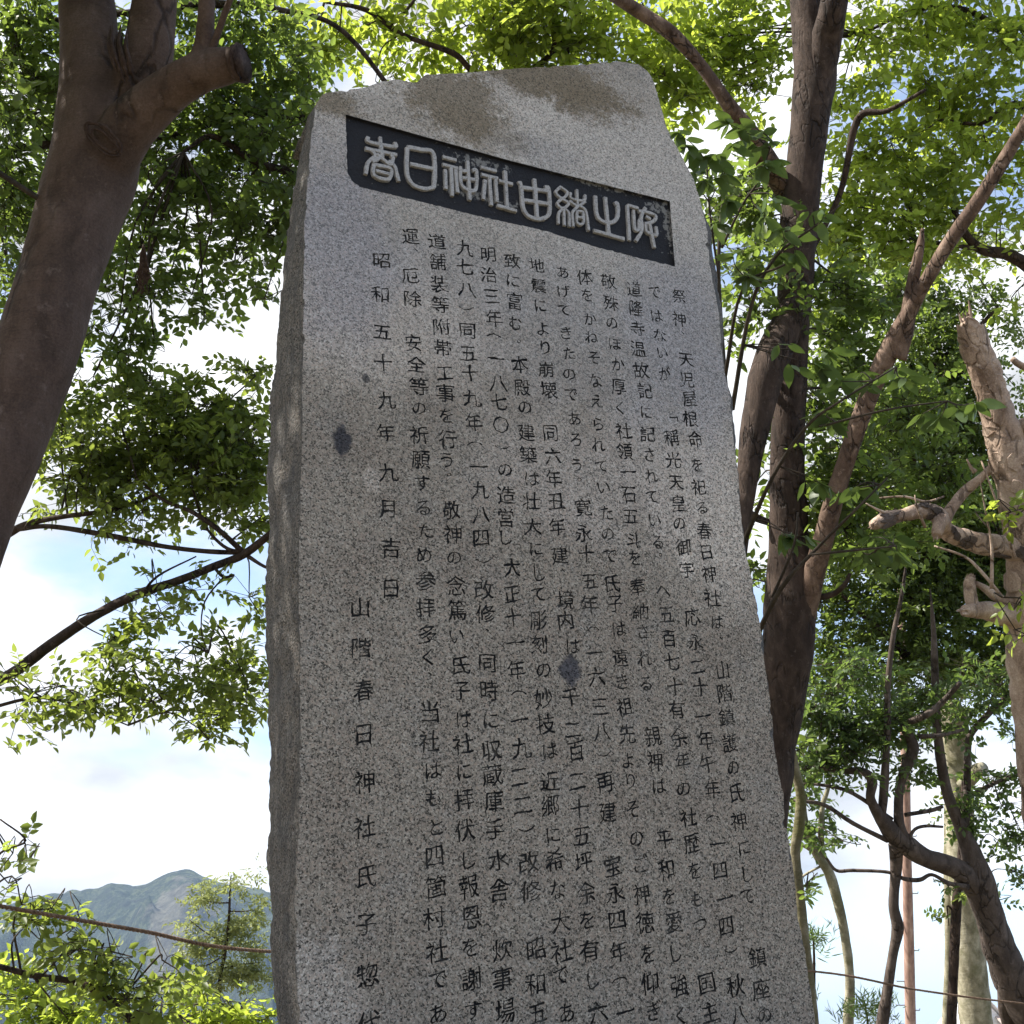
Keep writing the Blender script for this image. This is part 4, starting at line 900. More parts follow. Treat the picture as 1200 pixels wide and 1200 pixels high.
foliage(trR, cR, [tR] + lR, LF_BRIGHT, BK_TWIG, bR, .070, 7, .46, 1.45, seed=22, sub=.16)

# fine-leaved crown behind, right middle
tQ = to_ground(path([(1138, 1180, 14.6, 24), (1128, 1000, 14.6, 22), (1120, 880, 14.4, 20), (1105, 810, 13.8, 19), (1076, 750, 13.2, 18), (1062, 640, 13, 16), (1060, 500, 13, 12), (1070, 400, 13, 6)]), 0, 0)
lQ = [path([(1063, 770, 13, 12), (1040, 745, 12.9, 8), (1010, 720, 12.8, 6), (980, 690, 12.8, 4)], 5), path([(1063, 720, 13, 10), (1090, 640, 12.8, 8), (1120, 560, 12.7, 5)], 5), path([(1062, 560, 13, 9), (1080, 450, 12.8, 8), (1130, 400, 12.7, 6), (1170, 360, 12.6, 4)], 5), path([(1062, 580, 13, 8), (1090, 470, 12.8, 6), (1150, 420, 12.7, 4)], 5)]
trQ, bQ = tree('dense fine-leaved tree standing behind the pollarded trunk at the right', None, tQ, lQ, BK_DARK, name='fine_leaved_tree', seg=12)
cQ = [(1120, 300, 40, 30, 12.8, .5), (1060, 330, 40, 35, 13, .9), (1160, 690, 40, 45, 13, 1.2), (1130, 650, 50, 50, 13.2, 1.2), (1180, 630, 30, 60, 13.2, 1.0), (1195, 460, 15, 20, 13, .5), (1130, 560, 50, 50, 13.3, 1.0), (960, 700, 30, 30, 13, .8), (1190, 800, 25, 40, 13, .9), (930, 760, 14, 40, 13, .6), (1060, 840, 60, 25, 13, .6), (1090, 400, 50, 40, 12.8, 1.2), (1120, 440, 45, 40, 12.8, 1.3), (1080, 480, 60, 45, 13, 1.3), (1130, 510, 45, 40, 13, 1.2), (1150, 350, 40, 32, 12.8, .45), (1180, 395, 25, 20, 12.8, .4), (1100, 350, 30, 25, 12.8, .6), (1020, 520, 50, 50, 13, 1.2), (1030, 620, 60, 50, 13, 1.4), (1100, 610, 60, 50, 13, 1.5), (1150, 620, 45, 55, 13, 1.4), (980, 640, 30, 45, 13, .9), (1000, 720, 45, 45, 13, .9), (1060, 700, 60, 45, 13, 1.4), (1110, 700, 50, 35, 13, 1.1), (1160, 760, 45, 40, 13, 1.1), (1080, 770, 60, 40, 13, 1.2), (1010, 790, 55, 30, 13, .9), (1190, 520, 20, 40, 13, .8), (1180, 560, 30, 30, 13, 1), (970, 770, 25, 35, 13, .7), (1195, 680, 25, 40, 13, 1)]
foliage(trQ, cQ, [tQ] + lQ, LF_DARK, BK_TWIG, bQ, .056, 7, .46, 2.0, seed=23, sub=.18)

# pollarded pale tree at the right edge
tH = to_ground(path([(1196, 1330, 6.2, 46), (1192, 1180, 6.2, 44), (1190, 1060, 6.2, 42), (1192, 960, 6.2, 42), (1194, 870, 6.2, 40), (1192, 780, 6.2, 42), (1197, 690, 6.2, 52), (1196, 610, 6.2, 48), (1182, 540, 6.2, 44), (1168, 480, 6.2, 38), (1152, 430, 6.2, 34), (1140, 398, 6.2, 30), (1134, 382, 6.2, 22), (1130, 372, 6.2, 4)]), .05, 0)
tH = to_ground(path([(1260, 1330, 6.2, 46), (1240, 1100, 6.2, 44), (1220, 950, 6.2, 42), (1207, 850, 6.2, 36), (1202, 780, 6.2, 40), (1206, 700, 6.2, 50), (1202, 620, 6.2, 48), (1184, 540, 6.2, 44), (1168, 480, 6.2, 38), (1152, 430, 6.2, 34), (1141, 400, 6.2, 31), (1136, 384, 6.2, 26), (1131, 372, 6.2, 8)]), .05, 0)
lH = [path([(1215, 655, 6.2, 34), (1180, 641, 6.15, 27), (1145, 636, 6.1, 25), (1112, 624, 6.05, 21), (1098, 603, 6.0, 20), (1080, 599, 5.95, 18), (1055, 604, 5.9, 15), (1035, 610, 5.85, 17), (1024, 615, 5.8, 12)]),
      path([(1108, 620, 6.02, 16), (1102, 610, 5.95, 18), (1098, 628, 5.9, 12)], 4),
      path([(1200, 500, 6.2, 20), (1225, 490, 6.1, 26), (1260, 470, 6, 20)], 5),
      path([(1172, 540, 6.3, 10), (1150, 560, 6.3, 10), (1130, 577, 6.3, 12), (1112, 600, 6.25, 14), (1105, 625, 6.2, 12)], 5),
      path([(1215, 730, 6.2, 30), (1180, 722, 6.15, 26), (1155, 716, 6.1, 22), (1130, 716, 6.05, 14)], 5),
      path([(1160, 722, 6.12, 14), (1142, 712, 6.1, 15), (1137, 698, 6.1, 15), (1136, 684, 6.1, 14), (1138, 676, 6.1, 11)], 5),
      path([(1200, 712, 6.2, 12), (1172, 702, 6.15, 11), (1155, 690, 6.12, 9), (1143, 683, 6.1, 6)], 5),
      path([(1143, 553, 6.25, 7), (1138, 548, 6.25, 4), (1133, 538, 6.25, 2)], 3),
      path([(1106, 582, 6, 2.5), (1085, 588, 5.95, 3), (1060, 582, 5.9, 2.5), (1025, 584, 5.9, 1.5)], 4), path([(1045, 604, 5.85, 4), (1030, 598, 5.82, 3), (1015, 590, 5.8, 1.5)], 4), path([(1084, 618, 5.9, 4), (1075, 595, 5.85, 2.5), (1072, 580, 5.85, 1.5)], 3),
      path([(1175, 700, 6, 4), (1150, 670, 6, 4), (1130, 652, 6, 3), (1095, 640, 6, 2)], 4), path([(1190, 655, 6, 4), (1172, 600, 6, 3), (1150, 540, 6, 2)], 4), path([(1162, 690, 6, 5), (1162, 640, 6, 3), (1155, 600, 6, 2), (1148, 560, 6, 1.5)], 4),
      path([(1137, 382, 6.2, 6), (1137, 365, 6.2, 4), (1135, 352, 6.2, 1.5)], 3), path([(1186, 420, 7, 7), (1196, 428, 7, 9), (1225, 440, 7, 9)], 3)]
trH, bH = tree('pollarded pale-barked tree with broken stub limbs at the right edge', None, tH, lH, BK_PALE, name='pollarded_tree', rough=.17, seg=26, freq=15)
foliage(trH, [(1195, 705, 12, 12, 5.9, .9), (1190, 738, 14, 8, 5.9, .8), (1185, 600, 25, 10, 6, .3), (1160, 605, 12, 5, 6, .4)], [tH] + lH, LF_BRIGHT, BK_TWIG, bH, .05, 6, .5, 1.3, seed=24, sub=.05)
def splinters(p, n, seed, ln=1.3, m_=BK_PALE):
    rg = random.Random(seed); e = p[-1]; d = p[-1, :3] - p[-3, :3]; d /= np.linalg.norm(d); a0 = np.cross(d, [.2, .1, 1]); a0 /= np.linalg.norm(a0); b0 = np.cross(d, a0)
    VV, FF = [], []
    for k in range(n):
        an = rg.uniform(0, 6.28); rr = e[3] * rg.uniform(.2, .85); c = e[:3] + (a0 * math.cos(an) + b0 * math.sin(an)) * rr - d * e[3] * .3
        L_ = e[3] * rg.uniform(.5, ln) + e[3] * .3; q = c + d * L_ + (a0 * rg.uniform(-1, 1) + b0 * rg.uniform(-1, 1)) * e[3] * .2
        w_ = e[3] * rg.uniform(.15, .34)
        v, f = tube(np.array([[*c, w_], [*((c + q) / 2), w_ * .7], [*q, w_ * .1]]), 5, .2, 60, v0=len(VV)); VV += v; FF += f
    obj('torn_wood', VV, FF, m_, trH, bH, smooth=False)
splinters(lH[0], 16, 1); splinters(lH[4], 14, 2); splinters(lH[5], 12, 3, .9); splinters(lH[1], 8, 4); splinters(tH[:-3], 12, 5, 1.8)
# flaking bark plates on the pollard
plates = 0
rngp = np.random.default_rng(5)
for k in range(64):
    src = tH if k % 3 else lH[0]
    i = rngp.integers(len(src) * (45 if src is tH else 5) // 100, len(src) - 6); c = src[i, :3]; r = src[i, 3]
    tg = src[i + 1, :3] - src[i, :3]; tg /= np.linalg.norm(tg)
    tocam = EYE - c; tocam -= tocam.dot(tg) * tg; tocam /= np.linalg.norm(tocam); sd = np.cross(tg, tocam)
    a0 = rngp.uniform(-1.3, 1.3); wA = rngp.uniform(.25, .6); hL = rngp.uniform(.02, .055)
    VV, FF = [], []
    for ring in (0, 1):
        for (aa, hh) in [(-1, -.6), (-.3, -1), (.6, -.8), (1, .1), (.5, .9), (-.2, 1), (-.9, .5)]:
            an = a0 + aa * wA * (1 + .2 * rngp.normal()); hh2 = hh * hL * (1 + .15 * rngp.normal())
            rr = r * 1.08 + (.001 if ring else .004) 
            VV.append(c + tg * hh2 + (tocam * math.cos(an) + sd * math.sin(an)) * rr)
    n_ = 7; FF.append(tuple(range(n_, 2 * n_))); FF.append(tuple(range(n_))[::-1])
    for q in range(n_): FF.append((q, (q + 1) % n_, n_ + (q + 1) % n_, n_ + q))
    obj('bark_flake', VV, FF, BK_GREY if k % 3 == 0 else BK_PALE, trH, bH, smooth=False)

# curving multi-stem tree at lower right
tI = to_ground(path([(1240, 1260, 8.6, 50), (1215, 1200, 8.6, 46), (1195, 1165, 8.6, 44), (1175, 1120, 8.6, 40), (1160, 1075, 8.6, 34), (1148, 1035, 8.6, 36), (1138, 1000, 8.6, 24), (1126, 970, 8.6, 16), (1112, 935, 8.6, 13), (1104, 900, 8.6, 12), (1098, 850, 8.6, 10), (1096, 800, 8.6, 9), (1094, 740, 8.6, 6), (1090, 690, 8.6, 1)]), 0, 0)
lI = [path([(1150, 1042, 8.6, 34), (1120, 1018, 8.55, 24), (1085, 1005, 8.5, 22), (1062, 990, 8.45, 24), (1045, 975, 8.4, 22), (1030, 955, 8.35, 14), (1020, 935, 8.3, 11), (1022, 915, 8.3, 12), (1010, 904, 8.3, 9), (985, 903, 8.3, 8), (955, 897, 8.3, 5)]),
      path([(1068, 995, 8.45, 14), (1055, 970, 8.4, 12), (1053, 940, 8.4, 11), (1056, 915, 8.4, 11), (1066, 890, 8.4, 13), (1070, 875, 8.4, 13), (1062, 855, 8.4, 11), (1062, 848, 8.4, 8), (1085, 838, 8.3, 8), (1105, 822, 8.3, 7), (1125, 800, 8.2, 6)], 6),
      path([(1033, 960, 8.35, 9), (1036, 925, 8.35, 11), (1038, 890, 8.35, 9), (1040, 850, 8.35, 8), (1040, 810, 8.35, 7), (1046, 750, 8.35, 6), (1058, 690, 8.35, 4), (1064, 640, 8.35, 1)], 6),
      path([(1130, 985, 8.6, 10), (1133, 930, 8.7, 9), (1134, 880, 8.7, 8), (1138, 860, 8.7, 8), (1160, 835, 8.7, 7), (1185, 812, 8.7, 6), (1215, 790, 8.7, 5)], 6),
      path([(1135, 1040, 8.5, 8), (1112, 1035, 8.5, 5), (1092, 1025, 8.5, 4), (1078, 1031, 8.5, 5), (1060, 1030, 8.5, 5), (1040, 1022, 8.5, 4), (1000, 1020, 8.5, 4), (980, 1020, 8.5, 4), (968, 1005, 8.5, 3), (955, 990, 8.5, 2)], 5),
      path([(1060, 955, 8.4, 5), (1090, 950, 8.4, 5), (1105, 945, 8.4, 4)], 4), path([(1064, 985, 8.4, 5), (1072, 972, 8.4, 4), (1085, 968, 8.4, 4), (1105, 969, 8.4, 3)], 4),
      path([(1045, 960, 8.4, 5), (1000, 930, 8.3, 5), (970, 921, 8.3, 4), (935, 918, 8.3, 2)], 4), path([(1040, 985, 8.4, 6), (1000, 965, 8.3, 5), (965, 943, 8.3, 5), (930, 938, 8.3, 3)], 4),
      path([(1133, 935, 8.7, 6), (1165, 918, 8.7, 5), (1200, 905, 8.7, 4)], 4), path([(1075, 863, 8.4, 6), (1100, 862, 8.4, 5), (1130, 855, 8.5, 4)], 4),
      path([(1180, 1150, 8.6, 22), (1178, 1180, 8.65, 16), (1186, 1220, 8.7, 16), (1190, 1300, 8.7, 18)], 5),
      path([(1050, 990, 8.45, 18), (1050, 1020, 8.5, 13), (1047, 1060, 8.5, 12), (1052, 1088, 8.5, 14), (1046, 1120, 8.5, 11), (1040, 1160, 8.5, 12), (1033, 1210, 8.5, 15), (1025, 1300, 8.5, 17)], 6)]
trI, bI = tree('grey-brown multi-stemmed tree with crooked branches against pale sky at the lower right', None, tI, lI, BK_GREY, name='crooked_tree', rough=.09, seg=16)
cI = [(950, 830, 26, 30, 8.4, 1.2), (990, 850, 38, 35, 8.5, 1.5), (960, 885, 30, 18, 8.4, 1.5), (1010, 890, 38, 14, 8.3, 1.5), (1035, 850, 32, 30, 8.5, 1.3), (1060, 900, 24, 14, 8.5, .9), (1080, 830, 34, 30, 8.6, 1.0), (1080, 905, 24, 16, 8.6, .7), (945, 920, 12, 25, 8.4, .9), (1150, 800, 40, 30, 8.7, 1.0), (1120, 840, 26, 26, 8.7, .6), (1175, 850, 24, 24, 8.7, .6), (1165, 910, 34, 28, 8.7, .7), (1185, 950, 24, 35, 8.7, .6), (1170, 985, 25, 20, 8.7, .45), (1185, 1020, 16, 16, 8.7, .6), (1170, 1055, 10, 8, 8.7, .5), (1118, 1045, 10, 7, 8.5, .9), (1130, 950, 18, 28, 8.6, 1.2), (985, 985, 18, 8, 8.4, .6), (930, 980, 10, 20, 8.4, .6), (1000, 790, 50, 26, 8.5, 1.0)]
foliage(trI, cI, [tI] + lI, LF_BLUE, BK_TWIG, bI, .046, 7, .44, 1.5, seed=25, sub=.12)

# thin sunlit tree
tK = to_ground(path([(996, 1300, 10.5, 14), (994, 1210, 10.5, 13), (996, 1150, 10.5, 11), (989, 1090, 10.5, 11), (980, 1050, 10.5, 12), (970, 1020, 10.5, 12), (958, 1003, 10.5, 10), (950, 985, 10.5, 9), (943, 960, 10.5, 8), (940, 930, 10.5, 7), (935, 880, 10.5, 5)]), 0, 0)
lK = [path([(964, 1008, 10.5, 8), (962, 975, 10.5, 7), (964, 945, 10.5, 6), (970, 925, 10.5, 5), (974, 905, 10.5, 4), (975, 880, 10.5, 3)], 5), path([(955, 1000, 10.5, 4), (945, 993, 10.5, 4), (938, 990, 10.5, 3)], 3), path([(962, 1015, 10.5, 3), (945, 1024, 10.5, 3), (937, 1030, 10.5, 2)], 3)]
trK, bK = tree('thin curved tree with a sunlit mossy stem just right of the slab', None, tK, lK, BK_PILLAR, name='thin_tree', seg=10)
foliage(trK, [(940, 950, 12, 30, 10.5, 1.2), (955, 975, 14, 16, 10.5, 1.0), (970, 960, 12, 14, 10.5, .6), (945, 1040, 10, 10, 10.5, .6), (940, 905, 18, 20, 10.5, 1.0), (942, 1060, 8, 12, 10.4, .5)], [tK] + lK, LF_BLUE, BK_TWIG, bK, .06, 7, .44, 1.4, seed=26, sub=.08)
# mossy curved stem hugging the slab edge
tN = to_ground(path([(955, 1330, 7.2, 15), (955, 1230, 7.2, 14), (948, 1150, 7.2, 13), (942, 1100, 7.2, 13), (937, 1050, 7.2, 12), (932, 1000, 7.2, 12), (937, 965, 7.2, 13), (938, 930, 7.2, 12), (930, 895, 7.2, 11), (925, 860, 7.2, 10), (930, 800, 7.2, 6)]), 0, 0)
trN, bN = tree('dark greenish stem pressed close along the slab\'s right edge', None, tN, [], BK_MOSS, name='slim_tree', seg=12)
foliage(trN, [(935, 880, 12, 30, 7.2, .7), (945, 1035, 8, 10, 7.2, .5)], [tN], LF_DARK, BK_TWIG, bN, .05, 6, .46, 1.4, seed=27, sub=.06)
# huge pale trunk far behind
tJ = to_ground(path([(1150, 1330, 13.5, 40), (1144, 1200, 13.5, 38), (1138, 1130, 13.5, 35), (1133, 1080, 13.5, 31), (1128, 1020, 13.5, 34), (1125, 960, 13.5, 32), (1122, 900, 13.5, 33), (1120, 860, 13.5, 32), (1117, 835, 13.5, 28), (1114, 822, 13.5, 14)]), 0, 0)
lJ = [path([(1128, 920, 13.4, 20), (1143, 905, 13.3, 18), (1152, 900, 13.2, 15)], 4), path([(1108, 1215, 13.6, 10), (1112, 1120, 13.6, 10), (1112, 1040, 13.6, 12), (1113, 990, 13.6, 14), (1114, 930, 13.6, 14)], 5)]
trJ, bJ = tree('thick pale mossy trunk lopped at the top, between the crooked branches at the right', None, tJ, lJ, BK_PILLAR, name='lopped_tree', rough=.06, seg=24)
foliage(trJ, [(1133, 955, 12, 25, 13.2, 1.3), (1118, 1045, 9, 5, 13.2, 1.2), (1122, 780, 40, 30, 13.3, 1.0)], [tJ], LF_MID, BK_TWIG, bJ, .06, 6, .46, 1.4, seed=28, sub=.08)
tM = to_ground(path([(1115, 1300, 10.2, 13), (1115, 1210, 10.2, 12), (1117, 1150, 10.2, 11), (1119, 1100, 10.2, 12), (1121, 1060, 10.2, 12), (1124, 1030, 10.2, 10), (1128, 980, 10.2, 8), (1130, 900, 10.2, 5)]), 0, 0)
trM, bM = tree('narrow dark trunk standing directly before the thick pale trunk', None, tM, [path([(1116, 1066, 10.2, 3), (1110, 1062, 10.2, 2), (1112, 1085, 10.2, 1)], 3)], BK_DARK, name='dark_tree', seg=12)
foliage(trM, [(1104, 1075, 6, 6, 10.2, .6), (1122, 1046, 10, 6, 10.2, 1.2)], [tM], LF_MID, BK_TWIG, bM, .05, 6, .46, 1.2, seed=29, sub=.04)

# needle-leaved shrubs at the bottom right
def needle_shrub(label, cx, cy, dp, n, spread, seed):
    rng = np.random.default_rng(seed); base = P(cx, 1230, dp); base = np.array([base[0], base[1], 0])
    t_ = thing('needle_shrub', label, 'shrub', tuple(base), 'needle-leaved shrubs beside the slab')
    st = to_ground(path([(cx, 1260, dp, 7), (cx + 2, cy + 15, dp, 3), (cx - 2, cy - 15, dp, 1.5)], 4)); V, F_ = tube(st, 6); obj('stem', V, F_, BK_DARK, t_, base)
    pos, ax = [], []
    for k in range(n):
        c = P(cx + rng.normal() * spread, cy + abs(rng.normal()) * spread * .9 - 8, dp + rng.normal() * .15)
        d = rng.normal(size=3); d[2] = abs(d[2]) + .5; d /= np.linalg.norm(d)
        for j in range(10):
            pos.append(c + d * j * .012); a = d * .7 + rng.normal(size=3) * .6; ax.append(a)
    pos, ax = np.array(pos), np.array(ax); nr = rng.normal(size=pos.shape)
    V, q = leaves(pos, ax, nr, rng.uniform(.06, .1, len(pos)), .09)
    o = quadmesh('foliage', V, q, LF_BLUE, t_, base, np.repeat(rng.random(len(pos)), 6)); o['kind'] = 'stuff'
needle_shrub('needle-leaved shrub spraying out beside the slab below the thin sunlit stem', 952, 1105, 8.5, 26, 11, 3)
needle_shrub('needle-leaved shrub at the bottom edge between two thin stems', 1015, 1188, 8.8, 50, 22, 4)

# broad-leaved sapling: large single leaves in front of the dark trunks
LEAFB = None
def leaf_mesh():
    V = []; F_ = []; n = 7
    for i in range(n):
        t_ = i / (n - 1); w = .5 * math.sin(math.pi * t_ ** .8) ** .9 * .42 + (.0 if 0 < i < n - 1 else 0)
        z = -.10 * t_ * t_ + .02 * math.sin(t_ * 9)
        V += [(t_, -w, z + .12 * w), (t_, 0, z), (t_, w, z + .12 * w)]
    for i in range(n - 1):
        a = i * 3; F_ += [(a, a + 1, a + 4, a + 3), (a + 1, a + 2, a + 5, a + 4)]
    me = bpy.data.meshes.new('leaf'); me.from_pydata(V, [], F_); me.shade_smooth(); me.materials.append(None)
    return me
def lm(var):
    me = leaf_mesh(); me.materials[0] = LF_BIG
    a = me.attributes.new('var', 'FLOAT', 'POINT'); a.data.foreach_set('value', np.full(len(me.vertices), var, dtype=np.float32)); return me
LMS = [lm(v) for v in (.1, .35, .6, .85, 1.0)]
tS = to_ground(path([(930, 1300, 4.6, 24), (900, 1000, 4.6, 20), (870, 700, 4.6, 16), (850, 480, 4.65, 11), (842, 320, 4.7, 5), (848, 230, 4.7, 4), (853, 190, 4.7, 3)]), 0, 0)
lS = [path([(846, 290, 4.7, 4), (870, 240, 4.6, 3), (890, 210, 4.55, 2.5), (905, 165, 4.5, 1.5)], 5), path([(843, 330, 4.7, 3), (832, 250, 4.6, 2.5), (828, 190, 4.6, 1.5)], 5),
      path([(858, 480, 4.65, 6), (880, 360, 4.5, 5), (910, 300, 4.45, 4), (955, 265, 4.4, 3), (985, 240, 4.4, 2)], 5), path([(850, 440, 4.65, 5), (870, 340, 4.5, 4), (920, 310, 4.4, 3)], 5),
      path([(870, 640, 4.6, 7), (905, 560, 4.4, 5), (945, 500, 4.3, 4), (985, 470, 4.2, 3), (1050, 430, 4.2, 2)], 5), path([(880, 760, 4.6, 8), (915, 690, 4.35, 6), (960, 640, 4.3, 4), (1000, 600, 4.2, 3), (1040, 560, 4.2, 2)], 5),
      path([(950, 650, 4.3, 3), (1000, 645, 4.2, 3), (1050, 640, 4.2, 2)], 5), path([(905, 700, 4.4, 4), (930, 640, 4.3, 3), (935, 600, 4.3, 2)], 4), path([(960, 500, 4.3, 3), (1040, 480, 4.2, 2.5), (1110, 470, 4.2, 1.5)], 4)]
trS, bS = tree('young broad-leaved tree behind the slab whose big soft leaves overlap the dark trunks', None, tS, lS, BK_TWIG, name='young_tree', seg=8)
rng = np.random.default_rng(31); cnt = 0
groups = [(812, 165, 20, 26, 14), (832, 200, 22, 28, 16), (868, 135, 24, 14, 12), (880, 165, 26, 20, 16), (892, 200, 22, 20, 12), (850, 250, 18, 26, 12), (865, 310, 24, 24, 16), (905, 290, 20, 20, 12), (930, 285, 22, 16, 10), (955, 255, 16, 20, 8), (905, 250, 18, 22, 10),
          (955, 430, 24, 24, 14), (1000, 450, 28, 26, 16), (1040, 430, 22, 20, 10), (985, 490, 24, 22, 12), (1125, 475, 22, 14, 8), (1090, 490, 26, 20, 10), (930, 640, 16, 20, 14), (1035, 640, 30, 18, 16), (1060, 655, 22, 16, 10), (1000, 580, 26, 20, 12), (965, 560, 20, 22, 10), (1010, 640, 18, 16, 8), (925, 420, 16, 20, 6), (820, 215, 14, 20, 8), (845, 180, 18, 18, 8)]
allp = np.concatenate([l[:, :3] for l in lS] + [tS[:, :3]])
TV, TF = [], []
xw = ROT @ np.array([1, 0, 0.]); yw = ROT @ np.array([0, 1, 0.]); zw = ROT @ np.array([0, 0, 1.])
for (x, y, rx, ry, n) in groups:
    dp = 4.45 + rng.normal() * .1
    C = P(x, y, dp); s = dp / F
    j = np.argmin(np.linalg.norm(allp - C, axis=1)); A0 = allp[j]
    nsp = max(2, n // 5); 
    for k in range(nsp):
        e = rng.uniform(-1, 1, 3); E = C + xw * e[0] * rx * s * .8 + yw * e[1] * ry * s * .8 + zw * e[2] * .08
        v, f = tube(spline([[*A0, .003], [*((A0 + E) / 2 + rng.normal(size=3) * .01), .002], [*E, .0012]], 4), 4, v0=len(TV)); TV += v; TF += f
        nl = max(3, n // nsp); dirv = E - A0; dirv /= np.linalg.norm(dirv) + 1e-6
        for q in range(nl):
            if cnt >= 298: break
            an = q / nl * 2 * math.pi + rng.uniform(0, .6)
            ax = dirv * .45 + (xw * math.cos(an) + np.array([0, .9, 0]) * math.sin(an)) * .75 + np.array([0, 0, -.45]) + rng.normal(size=3) * .12
            ax /= np.linalg.norm(ax); up = np.array([0, 0, 1.]) + rng.normal(size=3) * .35 - yw * 0 + (EYE - E) / np.linalg.norm(EYE - E) * -.55
            sd = np.cross(up, ax); sd /= np.linalg.norm(sd); up2 = np.cross(ax, sd)
            ln = rng.uniform(.060, .098); p0 = E + dirv * rng.uniform(-.05, .02) - bS
            o = bpy.data.objects.new('leaf', LMS[rng.integers(5)]); COL.objects.link(o); o.parent = trS
            o.matrix_local = Matrix([[ax[i] * ln, sd[i] * ln, up2[i] * ln, p0[i]] for i in range(3)] + [[0, 0, 0, 1]]); cnt += 1
o = obj('twigs', TV, TF, BK_TWIG, trS, bS); o['kind'] = 'stuff'

# ------------------------------------------------------------------ rope strung behind the slab
m_r, t, b = mat('straw_rope'); V = t.nodes.new('ShaderNodeTexCoord').outputs['Object']
t.links.new(ramp_out(t, noise(t, V, 60, 5, .7), [(.3, (.07, .04, .025)), (.6, (.22, .14, .09)), (.8, (.33, .24, .16))]), b.inputs['Base Color']); b.inputs['Roughness'].default_value = .95
rp = spline([[*P(-330, 1000, 3.1), .006], [*P(-150, 1036, 3.4), .006], [*P(0, 1062, 3.65), .006], [*P(160, 1090, 4.0), .006], [*P(315, 1115, 4.4), .006], [*P(620, 1120, 5.4), .006], [*P(950, 1138, 6.6), .006], [*P(1075, 1160, 7.2), .006], [*P(1200, 1176, 7.8), .006], [*P(1420, 1196, 9), .006]], 90)
VV, FF = [], []
cs = np.concatenate([[0], np.cumsum(np.linalg.norm(np.diff(rp[:, :3], axis=0), axis=1))])
for ph in (0, 2 * math.pi / 3, 4 * math.pi / 3):
    rows = []
    for i in range(len(rp)):
        tg = rp[min(i + 1, len(rp) - 1), :3] - rp[max(i - 1, 0), :3]; tg /= np.linalg.norm(tg); u = np.cross(tg, UPV); u /= np.linalg.norm(u); w = np.cross(tg, u)
        a = cs[i] / .045 * 2 * math.pi + ph
        rows.append([*(rp[i, :3] + (u * math.cos(a) + w * math.sin(a)) * .0034), .0034])
    v, f = tube(np.array(rows), 5, .15, 120, v0=len(VV)); VV += v; FF += f
o = obj('rope', VV, FF, m_r); tag(o, 'twisted brown straw rope strung across behind the slab near the bottom', 'rope')

# ------------------------------------------------------------------ red-brown utility pole with step bolts
m_p, t, b = mat('pole_red_brown'); V = t.nodes.new('ShaderNodeTexCoord').outputs['Object']
mpp = t.nodes.new('ShaderNodeMapping'); mpp.inputs['Scale'].default_value = (1, 1, .12); t.links.new(V, mpp.inputs[0])
t.links.new(ramp_out(t, noise(t, mpp.outputs[0], 14, 6, .65), [(.3, (.17, .10, .08)), (.55, (.33, .21, .165)), (.75, (.46, .34, .28))]), b.inputs['Base Color']); b.inputs['Roughness'].default_value = .8
m_m, t, b = mat('galvanised_metal'); b.inputs['Base Color'].default_value = (.35, .36, .38, 1); b.inputs['Metallic'].default_value = .6; b.inputs['Roughness'].default_value = .5
pl0 = to_ground(path([(1067, 1200, 22, 12.5), (1065, 1100, 22, 12), (1062.5, 1000, 22, 11), (1061, 900, 22, 10.5), (1058, 780, 22, 10), (1054, 650, 22, 9)], 5), flare=1.0)
bp = np.array([pl0[0][0], pl0[0][1], 0.0]); pole = thing('utility_pole', 'reddish-brown utility pole with metal step bolts rising behind the crooked branches', 'utility pole', tuple(bp))
V, F_ = tube(pl0, 20); obj('shaft', V, F_, m_p, pole, bp)
for (x, y, sgn) in [(1066, 1047, 1), (1067, 1114, 1), (1068, 1184, 1), (1064, 980, 1), (1061, 1150, -1), (1060, 1178, -1), (1058, 1080, -1), (1057, 1014, -1)]:
    p0 = P(x, y, 22); d = xw * sgn
    rows = np.array([[*p0, .010], [*(p0 + d * .14), .010], [*(p0 + d * .145 + UPV * .03), .010]])
    V, F_ = tube(rows, 6); obj('step_bolt', V, F_, m_m, pole, bp)

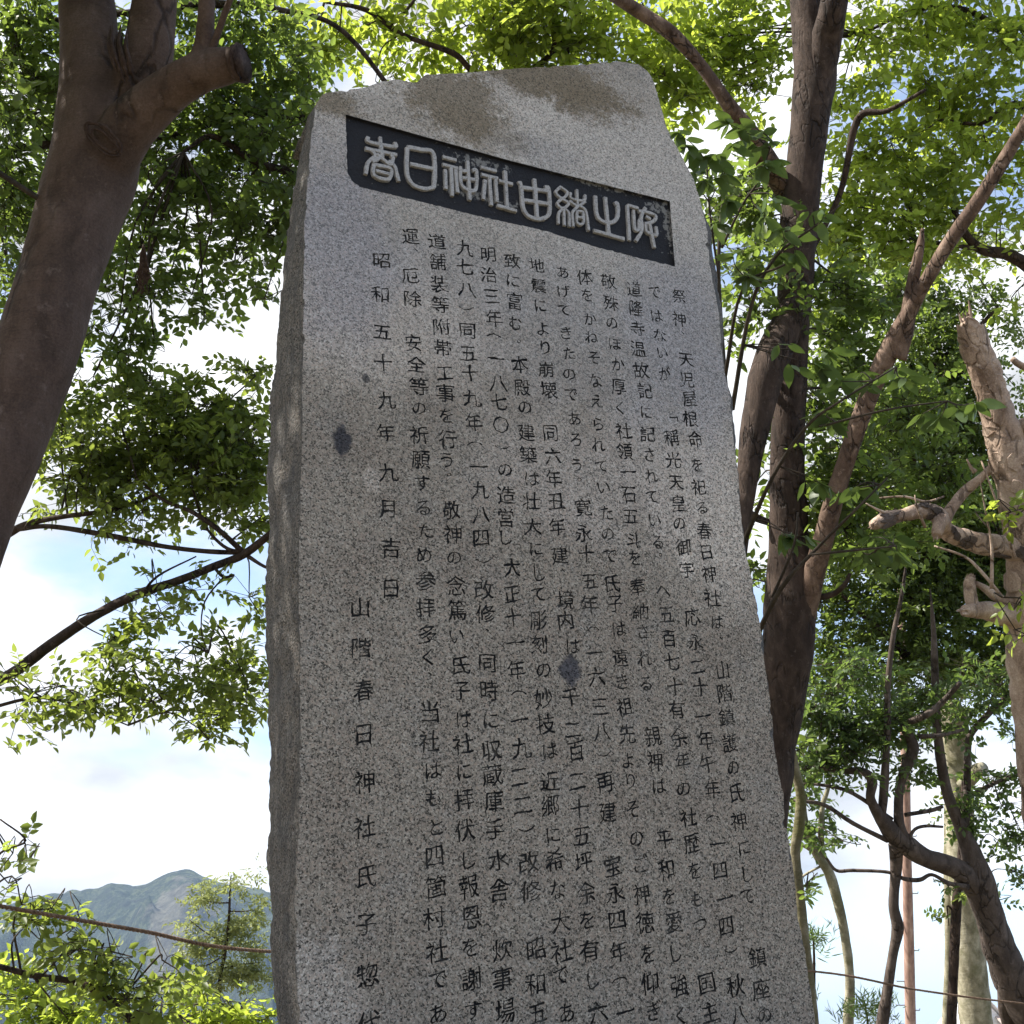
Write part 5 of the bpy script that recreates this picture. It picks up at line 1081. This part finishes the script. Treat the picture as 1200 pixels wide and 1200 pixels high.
# ------------------------------------------------------------------ two low houses at the bottom right
m_w, t, b = mat('white_render'); V = t.nodes.new('ShaderNodeTexCoord').outputs['Object']
t.links.new(ramp_out(t, noise(t, V, 3, 5), [(.3, (.62, .62, .63)), (.7, (.76, .76, .76))]), b.inputs['Base Color']); b.inputs['Roughness'].default_value = .8
m_rf, t, b = mat('pale_roof_tiles'); V = t.nodes.new('ShaderNodeTexCoord').outputs['Object']
t.links.new(ramp_out(t, noise(t, V, 5, 5), [(.3, (.36, .28, .25)), (.7, (.52, .44, .40))]), b.inputs['Base Color'])
m_gl, t, b = mat('window_glass'); b.inputs['Base Color'].default_value = (.05, .06, .07, 1); b.inputs['Roughness'].default_value = .15
def house(label, px, dp, w, d, hw, hr, yaw, roofm):
    c = P(px, 1235, dp); base = (c[0], c[1], 0)
    h_ = thing('house', label, 'house', base); h_.rotation_euler.z = yaw
    V = [(-w, -d, 0), (w, -d, 0), (w, d, 0), (-w, d, 0), (-w, -d, hw), (w, -d, hw), (w, d, hw), (-w, d, hw), (0, -d, hr), (0, d, hr)]
    obj('wall', V, [(0, 1, 5, 8, 4), (2, 3, 7, 9, 6), (1, 2, 6, 5), (3, 0, 4, 7)], m_w, h_, smooth=False)
    ov = .35; rows = 14
    for sg in (-1, 1):
        VV, FF = [], []
        for r in range(rows):     # overlapping tile courses
            a0, a1 = r / rows, (r + 1) / rows + .01
            X = lambda a: sg * (w + ov) * (1 - a); Z = lambda a: hw - .12 + (hr + .1 - hw + .12) * a
            b0 = len(VV)
            for yy in (-d - ov, d + ov):
                VV += [(X(a0), yy, Z(a0) + .07), (X(a1), yy, Z(a1) + .03), (X(a1), yy, Z(a1) - .03), (X(a0), yy, Z(a0) + .0)]
            FF += [(b0, b0 + 1, b0 + 5, b0 + 4), (b0 + 1, b0 + 2, b0 + 6, b0 + 5), (b0 + 2, b0 + 3, b0 + 7, b0 + 6), (b0 + 3, b0, b0 + 4, b0 + 7), (b0, b0 + 3, b0 + 2, b0 + 1), (b0 + 4, b0 + 5, b0 + 6, b0 + 7)]
        obj('roof_slope', VV, FF, roofm, h_, smooth=False)
    for x in (-w * .45, w * .45)[:(1 if w < 1 else 2)]:
        V, F_ = box_verts(x - .45, x + .45, -d - .04, -d + .05, 1.0, 2.0)
        f = obj('window', V, F_, m_w, h_, smooth=False)
        V, F_ = box_verts(x - .38, x + .38, -d - .05, -d - .035, 1.07, 1.93); obj('pane', V, F_, m_gl, f, smooth=False)
house('small white gabled house glimpsed between the pale and grey-brown trunks', 1146, 95, 1.2, 2.0, 3.4, 4.7, .35, m_w)
house('low house with a pinkish tiled roof at the bottom right corner', 1232, 95, 5.0, 3.6, 3.0, 4.3, 1.45, m_rf)
